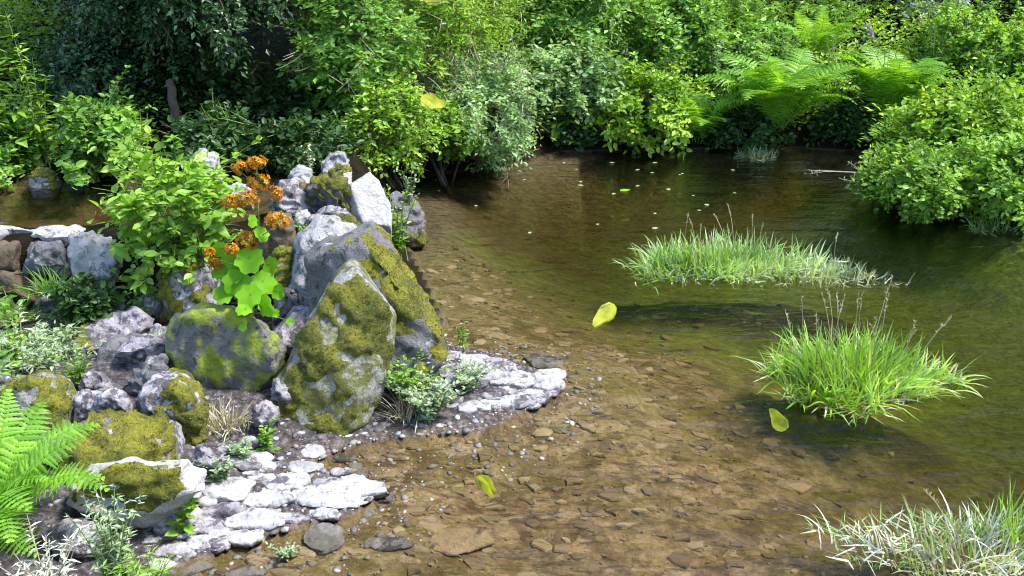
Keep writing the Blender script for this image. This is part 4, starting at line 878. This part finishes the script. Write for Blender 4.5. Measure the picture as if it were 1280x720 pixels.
weed("weed", "tufted weed between the sloping slab and the upright lilac boulder", "weed", 200, 425, 4.3, .16, 9, .035, 12, 'yellowg', .5, T_OVATE, 1, group="weeds on the shore")
weed("cress", "leafy cress carpeting the spit beside the tall mossy boulder", "cress", 535, 512, 3.9, .19, 70, .045, 11, 'pale', 1.3, T_OVATE, 1, group="cress along the shore")
weed("cress", "green cress at the inner end of the spit", "cress", 512, 498, 4.0, .22, 40, .045, 10, 'bright', 1.0, T_OVATE, 1, group="cress along the shore")
weed("cress", "low cress on the spit's stony outer half", "cress", 585, 492, 4.1, .14, 44, .035, 9, 'pale', 1.3, T_OVATE, 1, group="cress along the shore")
weed("weed", "single upright pale green weed at the back of the spit", "weed", 577, 442, 4.55, .19, 4, .05, 14, 'bright', .18, T_LANCE, 1.4, group="weeds on the shore")
weed("cress", "pale cress between the upright lilac boulder and the white stones", "cress", 268, 578, 3.3, .12, 26, .03, 10, 'pale', 1.2, T_OVATE, 1, group="cress along the shore")
weed("cress", "sparse cress among the white stones mid-shore", "cress", 352, 645, 2.95, .07, 16, .026, 8, 'pale', 1.2, T_OVATE, 1, group="cress along the shore")
weed("cress", "low cress under the foot of the green-stained boulder", "cress", 300, 545, 3.5, .10, 22, .03, 9, 'pale', 1.2, T_OVATE, 1, group="cress along the shore")
def gc(label, px, py, Yb, rx, ry, n, h, mat, z=None, **kw):
    p = at_y(px, py, Yb); return grass_clump(label, p[0], p[1], rx, ry, n, h, mat, (gz(p[0], p[1]) if z is None else z)+.02, **kw)
bush("weed_patch", "bright weedy patch between the weir and the moss-covered mound", "weeds", (-30,420,110,462), 4.25, .22, .045, 70, 22, 'pale', T_LANCE, 1.3, spray=.12, stem_mat='stem', stemr=.004)
bush("weed_patch", "dim creeping growth along the weir's foot below the white end stone", "weeds", (70,350,150,395), 4.78, .12, .04, 50, 20, 'under', T_OVATE, 1, spray=.1, stem_mat='stem', stemr=.004)
GS = "grass tufts on the rocks and weir"
gc("dry grass tuft hanging below the green-stained boulder", 278, 520, 3.68, .10, .06, 170, .16, 'straw', splay=1.1, wid=.003, group=GS, name="grass_tuft")
gc("straw-coloured grass on the moss-covered mound", 78, 510, 3.4, .10, .08, 110, .18, 'straw', splay=1.2, wid=.0025, group=GS, name="grass_tuft")
gc("grass hanging down the middle of the weir", 62, 335, 4.9, .14, .05, 170, .20, 'shrub', z=.22, splay=1.6, wid=.004, group=GS, name="grass_tuft", dead='straw', deadn=60)
gc("grass tuft on the weir at the left edge", 5, 372, 4.82, .14, .05, 160, .2, 'shrub', z=.1, splay=1.5, wid=.004, group=GS, name="grass_tuft", dead='straw', deadn=60)
gc("sunny grass tuft at the foot of the weir above the dark pitted boulder", 85, 400, 4.66, .14, .06, 150, .18, 'shrub', splay=1.3, wid=.004, group=GS, name="grass_tuft", dead='straw', deadn=50)
gc("thin grass behind the wedge slab's lower end", 505, 452, 3.9, .06, .05, 70, .22, 'straw', splay=1.2, wid=.0025, group=GS, name="grass_tuft")
gc("green grass tuft on the near shore by the silvery weed", 165, 718, 2.55, .08, .06, 150, .16, 'grass', splay=1.2, wid=.003, group=GS, name="grass_tuft")
# clumps standing in the water
def wc(label, px, py, rx, ry, *a, **k):
    p = at_z(px, py, 0); return grass_clump(label, p[0], p[1], rx, ry, *a, **k)
wc("fresh green grass clump with tall seed stalks, middle of the three in the pond", 1068, 478, .39, .25, 1150, .31, 'grass', splay=1.1, wid=.0064, dead='straw', deadn=420, seeds=18, hs=1.15)
p_ = wc("long low grass clump farthest out in the pond", 905, 335, .58, .24, 1300, .27, 'grass2', splay=1.1, wid=.0064, dead='frost', deadn=420, seeds=10)
wc("thin trailing end of the far grass clump, sparse pale sprigs", 1030, 345, .34, .16, 260, .17, 'pale', wid=.004, dead='straw', deadn=120, seeds=5)
wc("bleached whitish grass clump in the near right corner of the pond", 1205, 690, .42, .22, 380, .20, 'frost', splay=1.6, wid=.0042, dead='grass2', deadn=420, seeds=5)
wc('straw-coloured tangle at the heart of the bleached clump'.replace('-coloured', ' coloured'), 1215, 695, .30, .16, 260, .15, 'straw', splay=1.7, wid=.004, dead='grass2', deadn=120)
wc("green grass shoots at the right edge of the bleached clump", 1275, 675, .12, .12, 120, .26, 'grass', splay=.7, wid=.004)
wc("small weedy tuft in the water under the first big fern", 945, 196, .18, .08, 160, .16, 'pale', splay=1.2, wid=.005)
wc("grass tuft trailing in the water below the right-hand bush", 1255, 285, .22, .10, 260, .2, 'grass2', splay=1.3, wid=.005, dead='straw', deadn=80)

# dead branch in the water
def branch(label, pts, r, nt_, mat='twig', leafy=True):
    g = rng(); mb = MB(); pts = np.array(pts); t = np.linspace(0, 1, len(pts)); tube(mb, pts, np.linspace(r, r*.4, len(pts)), 5); lb = MB()
    for k in range(nt_):
        q = g.uniform(.15, 1); p = np.array([np.interp(q, t, pts[:, j]) for j in range(3)]); d = unit(g.normal(size=3)*np.array([1, .6, .35])+(pts[-1]-pts[0])*.9); L = g.uniform(.12, .3)
        tw = np.array([p, p+d*L*.5+g.normal(size=3)*.02, p+d*L+g.normal(size=3)*.03]); tw[:, 2] = np.maximum(tw[:, 2], .01); tube(mb, tw, [r*.4, r*.28, r*.12], 4)
        m = 7; P = tw[1]+(tw[2]-tw[1])*g.random((m, 1)); leaves(lb, P, g.normal(size=(m, 3)), np.tile([0, 0, 1.], (m, 1))+g.normal(size=(m, 3))*.4, g.uniform(.02, .035, m), T_LANCE)
    o = link("fallen_branch", mb.mesh("fallen_branch", pts[0], True), M[mat], loc=pts[0]); tag(o, label, "branch")
    if leafy: link("foliage", lb.mesh("foliage", pts[0]), M['pale'], o)
branch("bare pale branch dipping into the pond beside the right-hand bush", [at_y(1130,232,7.3), at_y(1100,226,7.35)+[0,0,.03], at_y(1070,216,7.45), at_y(1038,214,7.55)], .012, 12)
branch("thin dead stick leaning out of the water below the grey-green shrub", [at_z(523,222,0), at_y(530,208,7.9), at_y(536,196,8.0)], .008, 1, leafy=False)
# stump and post
def post(label, px, py, Yb, h, r, cat="post", name="post"):
    mb = MB(); p = at_y(px, py, Yb); z = gz(p[0], p[1])-.05; g = rng(); k = 8
    pts = np.c_[g.normal(size=k)*.01, g.normal(size=k)*.01, np.linspace(0, h, k)]; tube(mb, pts, r*np.array([1.2, 1.05, 1, .98, 1, .97, .95, .8]), 9)
    mb.add(np.r_[mb.V[0][-9:], [[0, 0, h+.005]]], [np.array([[i, (i+1) % 9, 9] for i in range(9)])])
    tag(link(name, mb.mesh(name, smooth=True), M['bark'], loc=(p[0], p[1], z)), label, cat)
post("short dark post standing in the mouth of the hollow", 224, 185, 7.3, .5, .035)
rock("stump", "grey weathered stump on the slope behind the two big ferns", "stump", [(1078,52),(1080,34),(1086,27),(1092,36),(1094,52)], 11.4, .14, .02, 'grock', vox=.02, amp=.014)

# tall trees behind the far bank: they stand over the frame, shade the bank and are mirrored in the pond
def tree(label, x, y, H, R, n_cl, mat):
    g = rng(); z = gz(x, y); o = thing("tree", label, "tree", (x, y, z-.1), "tall trees on the far bank"); sb, mb = MB(), MB()
    tube(sb, [(0,0,0),(g.normal()*.1,0,H*.3),(g.normal()*.15,0,H*.6),(g.normal()*.2,0,H*.9)], [.2,.15,.1,.04], 8)
    d = unit(g.normal(size=(n_cl, 3))); rad = .55+.45*g.random(n_cl)**.5+.25*fbm(d*2, SEED[0], 2); c = np.array([0, 0, H*.58]); P0 = c+d*np.array([R, R*.8, H*.42])*rad[:, None]
    for q in range(0, n_cl, max(1, n_cl//14)): tube(sb, bez((0, 0, H*.25+g.random()*H*.35), (P0[q]+c)/2, P0[q]), np.linspace(.06, .012, 7), 5)
    per = 70; ci = np.repeat(np.arange(n_cl), per); n = n_cl*per; P = P0[ci]+g.normal(size=(n, 3))*.26
    leaves(mb, P, g.normal(size=(n, 3))+d[ci]*.5, d[ci]*.5+np.array([0, 0, .8])+g.normal(size=(n, 3))*.4, g.uniform(.07, .13, n), T_SIMPLE, 1.1)
    link("trunk", sb.mesh("trunk", smooth=True), M['bark'], o); link("crown", mb.mesh("crown"), M[mat], o)
for lb, x, y, H, R, nc, mt in [
    ("broad dark tree added over the black hollow and the upper pool to shade the hollow", -3.0, 9.4, 6.2, 2.9, 780, 'dark'), ("bushy tree behind the grey-green shrub, mirrored in the pond", .0, 14.5, 6.5, 2.2, 330, 'wood'),  # dark tree added mostly above frame to keep sun and sky off the hollow
    ("tall light green tree behind the two big ferns, mirrored in the pond", 3.0, 16.5, 7.5, 2.4, 420, 'yellowg'), ("light green tree on the slope right of the two big ferns, mirrored in the pond", 6.2, 15.0, 8.0, 2.5, 460, 'yellowg'),
    ("bushy green tree above the right shore, mirrored in the pond", 8.8, 13.0, 7.5, 2.4, 420, 'shrub')]:
    tree(lb, x, y, H, R, nc, mt)

# ------------------------------------------------------------------ the orange-flowered plant
def orange_plant():
    g = rng(); Yp = 4.28; r0 = at_y(318, 440, Yp); base = np.array([r0[0], r0[1], gz(r0[0], r0[1])-.02])
    o = thing("flowering_plant", "orange-flowered plant with round lime leaves, growing among the boulders", "flower", base)
    sb = MB(); joints = [base+np.array([0, 0, 0]), at_y(316, 390, 4.2), at_y(322, 340, 4.12), at_y(324, 290, 4.1), at_y(322, 235, 4.1), at_y(320, 208, 4.1)]
    tube(sb, np.array(joints), [.006,.0055,.005,.004,.003,.002], 6)
    px2m = lambda r: r/FPX*4.4
    lv = [(316,275,12,-.02),(326,291,14,.0),(275,310,13,.0),(312,322,23,-.03),(292,332,16,.02),(338,330,15,.02),(298,351,23,-.05),(329,351,19,-.03),(280,367,17,-.06),(313,368,20,-.1),(332,380,19,-.12),(307,386,15,-.14),(344,391,8,-.12),(274,342,11,.0)]
    lv = lv+[(px+g.normal()*13, py+g.normal()*11, r*.75, dy+.03) for (px, py, r, dy) in lv[3:13]]
    for (px, py, r, dy) in lv:
        p = at_y(px, py, 4.08+dy); s = np.array(joints[2])*1.0; f = np.clip((400-py)/190, 0, 1); s = at_y(318+4*f, min(py+8, 392), 4.14)
        tube(sb, bez(s, (s+p)/2+np.array([0, 0, .015]), p, 5), [.002]*5, 4)
        lb = MB(); away = unit(np.array([(px-316)/40+g.normal()*.3, -.5, -.55+g.normal()*.25])); nn = unit(np.array([g.normal()*.6, -.7, .6+g.normal()*.3]))
        S = px2m(r)*g.uniform(1.3, 1.6)
        leaves(lb, (p-away*S*.42)[None], away[None], nn[None], np.array([S]), T_ROUND, 1.05)
        link("leaf", lb.mesh("leaf", base, True), M['lime'], o)
    cl = [(301,210,11,8),(321,203,12,8),(324,229,16,11),(347,243,8,8),(291,253,14,11),(311,248,12,10),(347,276,14,12),(310,301,15,12),(289,312,9,8),(262,317,6,7),(270,329,10,7)]
    for (px, py, rx, ry) in cl:
        c = at_y(px, py, 4.06+g.uniform(-.05, .05)); a, b = px2m(rx), px2m(ry); k = int(14+rx*2.4); fb = MB()
        s = at_y(321, min(py+22, 380), 4.1); tube(sb, bez(s, (s+c)/2+np.array([0, 0, -.01]), c-np.array([0, 0, b*.6]), 6), [.0022]*6, 4)
        d = unit(g.normal(size=(k, 3))+np.array([0, -.3, .35])); P = c+d*np.array([a, a*.8, b])*(.6+.45*g.random((k, 1)))
        for q in range(k):
            tube(sb, [c-np.array([0, 0, b*.6]), (c+P[q])/2, P[q]], [.0008]*3, 3)
            u = unit(np.cross(d[q], g.normal(size=3))); v = np.cross(d[q], u); ang = np.arange(5)*2*math.pi/5
            D = np.cos(ang)[:, None]*u+np.sin(ang)[:, None]*v+d[q]*.35
            leaves(fb, np.tile(P[q], (5, 1)), D, np.tile(d[q], (5, 1)), g.uniform(.011, .016, 5), T_SIMPLE, 1.15)
            leaves(fb, np.tile(P[q], (4, 1)), d[q]+g.normal(size=(4, 3))*.4, g.normal(size=(4, 3)), np.full(4, .009), T_SIMPLE, .9)
        link("flower", fb.mesh("flower", base), M['orange'], o)
    link("stem", sb.mesh("stem", base, True), M['stem'], o)
orange_plant()

# ------------------------------------------------------------------ butterflies
def wing_mesh(name, flip):
    out = np.array([(-.03,-.22),(-.03,.22),(.10,.40),(.30,.62),(.55,.92),(.80,1.04),(1.0,.98),(.97,.70),(.90,.45),(.93,.20),(.86,-.10),(.66,-.34),(.42,-.46),(.20,-.42)])
    c = out.mean(0); V = np.vstack([[c[0], c[1], .06], np.c_[(c+(out-c)*.55), np.full(len(out), .05)+.015*np.cos(np.arange(len(out))*2.5)], np.c_[out, .01*np.sin(np.arange(len(out))*1.7)]])
    n = len(out); F3 = np.array([[0, 1+i, 1+(i+1) % n] for i in range(n)]); F4 = np.array([[1+i, 1+n+i, 1+n+(i+1) % n, 1+(i+1) % n] for i in range(n)])
    V[:, 0] *= flip
    return mesh_np(name, V*.5, [F3, F4], True)
WL, WR = wing_mesh("wing", 1), wing_mesh("wing", -1)
for me in (WL, WR): me.materials.append(M['wing'])
bb = MB(); tube(bb, [(0,-.16,.05),(0,-.12,.05),(0,0,.05),(0,.07,.05),(0,.12,.05),(0,.16,.05)], [.005,.010,.015,.02,.017,.011], 8)
for s in (-1, 1): tube(bb, [(s*.01,.15,.05),(s*.03,.22,.06),(s*.05,.27,.07)], [.004,.003,.005], 4)
BODY = bb.mesh("body", smooth=True); BODY.materials.append(M['insect'])
from mathutils import Matrix
def butterfly(label, px, py, Yb, size, roll, yaw, fold):
    """roll: heading of the body in degrees; yaw: how far the closed wings turn away from a side view"""
    p = at_y(px, py, Yb); o = thing("butterfly", label, "butterfly", p, "yellow butterflies in the air")
    a, w = math.radians(roll), math.radians(yaw)
    ys = Vector((math.cos(a), .0, math.sin(a))); xs_ = Vector((0, -.93, .37)); xs_ = (xs_-ys*xs_.dot(ys)).normalized(); zs = xs_.cross(ys)
    R = Matrix((xs_, ys, zs)).transposed() @ Matrix.Rotation(w, 3, 'Y')
    o.rotation_euler = R.to_euler(); o.scale = (size,)*3
    for me, sg in ((WL, 1), (WR, -1)):
        w_ = link("wing", me, parent=o); w_.rotation_euler = (0, -sg*math.radians(fold), 0)
    link("body", BODY, parent=o)
butterfly("yellow butterfly over the middle of the pond, below the far grass clump", 757, 380, 3.0, .125, 205, 18, 80)
butterfly("yellow butterfly below the middle grass clump, wings closed", 985, 530, 2.6, .105, 100, -15, 82)
butterfly("lime butterfly low over the shallow brown bed", 597, 602, 2.4, .095, -75, 30, 76)
butterfly("yellow butterfly in front of the grey-green shrub", 530, 132, 3.4, .115, -40, -10, 82)
butterfly("yellow butterfly cut by the picture's top edge", 541, 5, 3.4, .13, 5, 12, 82)

# lime leaf afloat, and pale flecks put in for weed tips and reflection sparkle
def leaf_and_flecks():
    g = rng()
    lf = MB(); leaves(lf, np.zeros((1, 3)), np.array([[1., 0, 0]]), np.array([[0, 0, 1.]]), np.array([1.]), T_OVATE, 1.1); me = lf.mesh("floating_leaf_or_fleck"); me.materials.append(M['pale'])
    p = at_z(775, 239, .006); l0 = link("floating_leaf_or_fleck", lf.mesh("floating_leaf_or_fleck"), M['lime'], loc=p); l0.scale = (.11, .11, .05); l0.rotation_euler = (0, 0, .6); tag(l0, "lime leaf floating in mid-pond beyond the far grass clump", "leaf")
    for k in range(26):
        px, py = g.uniform(535, 920), g.uniform(196, 300)
        p = at_z(px, py, .006); o = link("floating_leaf_or_fleck", me, loc=p); s = g.uniform(.03, .06); o.scale = (s, s, s*.5); o.rotation_euler = (0, 0, g.uniform(0, 6.28))
        tag(o, "tiny pale fleck on the far pond water, for weed tips and reflection sparkle", "leaf", "tiny pale flecks on the pond")
leaf_and_flecks()

# ------------------------------------------------------------------ light, sky, camera
SUN_EL, SUN_AZ = math.radians(58), math.radians(98)   # azimuth clockwise from +Y
wd = bpy.data.worlds.new("World"); scene.world = wd; wd.use_nodes = True; nt = wd.node_tree; nt.nodes.clear()
wo = nt.nodes.new("ShaderNodeOutputWorld"); bg = nt.nodes.new("ShaderNodeBackground"); sk = nt.nodes.new("ShaderNodeTexSky")
sk.sky_type = 'NISHITA'; sk.sun_disc = False; sk.sun_elevation = SUN_EL; sk.sun_rotation = SUN_AZ
bg.inputs[1].default_value = .15; nt.links.new(sk.outputs[0], bg.inputs[0]); nt.links.new(bg.outputs[0], wo.inputs[0])
sl = bpy.data.lights.new("sun", "SUN"); sl.energy = 2.3; sl.angle = math.radians(9.0); sl.color = (1, .955, .88)
so = bpy.data.objects.new("sun", sl); C.objects.link(so)
sd = Vector((math.sin(SUN_AZ)*math.cos(SUN_EL), math.cos(SUN_AZ)*math.cos(SUN_EL), math.sin(SUN_EL)))
so.rotation_euler = sd.to_track_quat('Z', 'Y').to_euler(); so.location = (0, 0, 20)

cam = bpy.data.cameras.new("camera"); co = bpy.data.objects.new("camera", cam); C.objects.link(co)
co.location = (0, 0, CZ); co.rotation_euler = (math.pi/2-PITCH, 0, 0)
cam.sensor_width = 36; cam.lens = 36*FPX/1280; cam.clip_end = 2000; cam.clip_start = .05
scene.camera = co
vs = scene.view_settings; vs.view_transform = 'Standard'; vs.look = 'None'; vs.exposure = 1.86; vs.gamma = 1; vs.use_curve_mapping = False
cy = scene.cycles; cy.max_bounces = 8; cy.diffuse_bounces = 3; cy.glossy_bounces = 3; cy.transmission_bounces = 4; cy.transparent_max_bounces = 10; cy.volume_bounces = 0
cy.caustics_reflective = False; cy.caustics_refractive = False; cy.sample_clamp_indirect = 5; cy.sample_clamp_direct = 4
try:
    cy.use_denoising = True; cy.denoiser = 'OPENIMAGEDENOISE'; cy.denoising_input_passes = 'RGB_ALBEDO_NORMAL'; cy.denoising_prefilter = 'ACCURATE'; cy.filter_width = 1.1
except Exception: pass
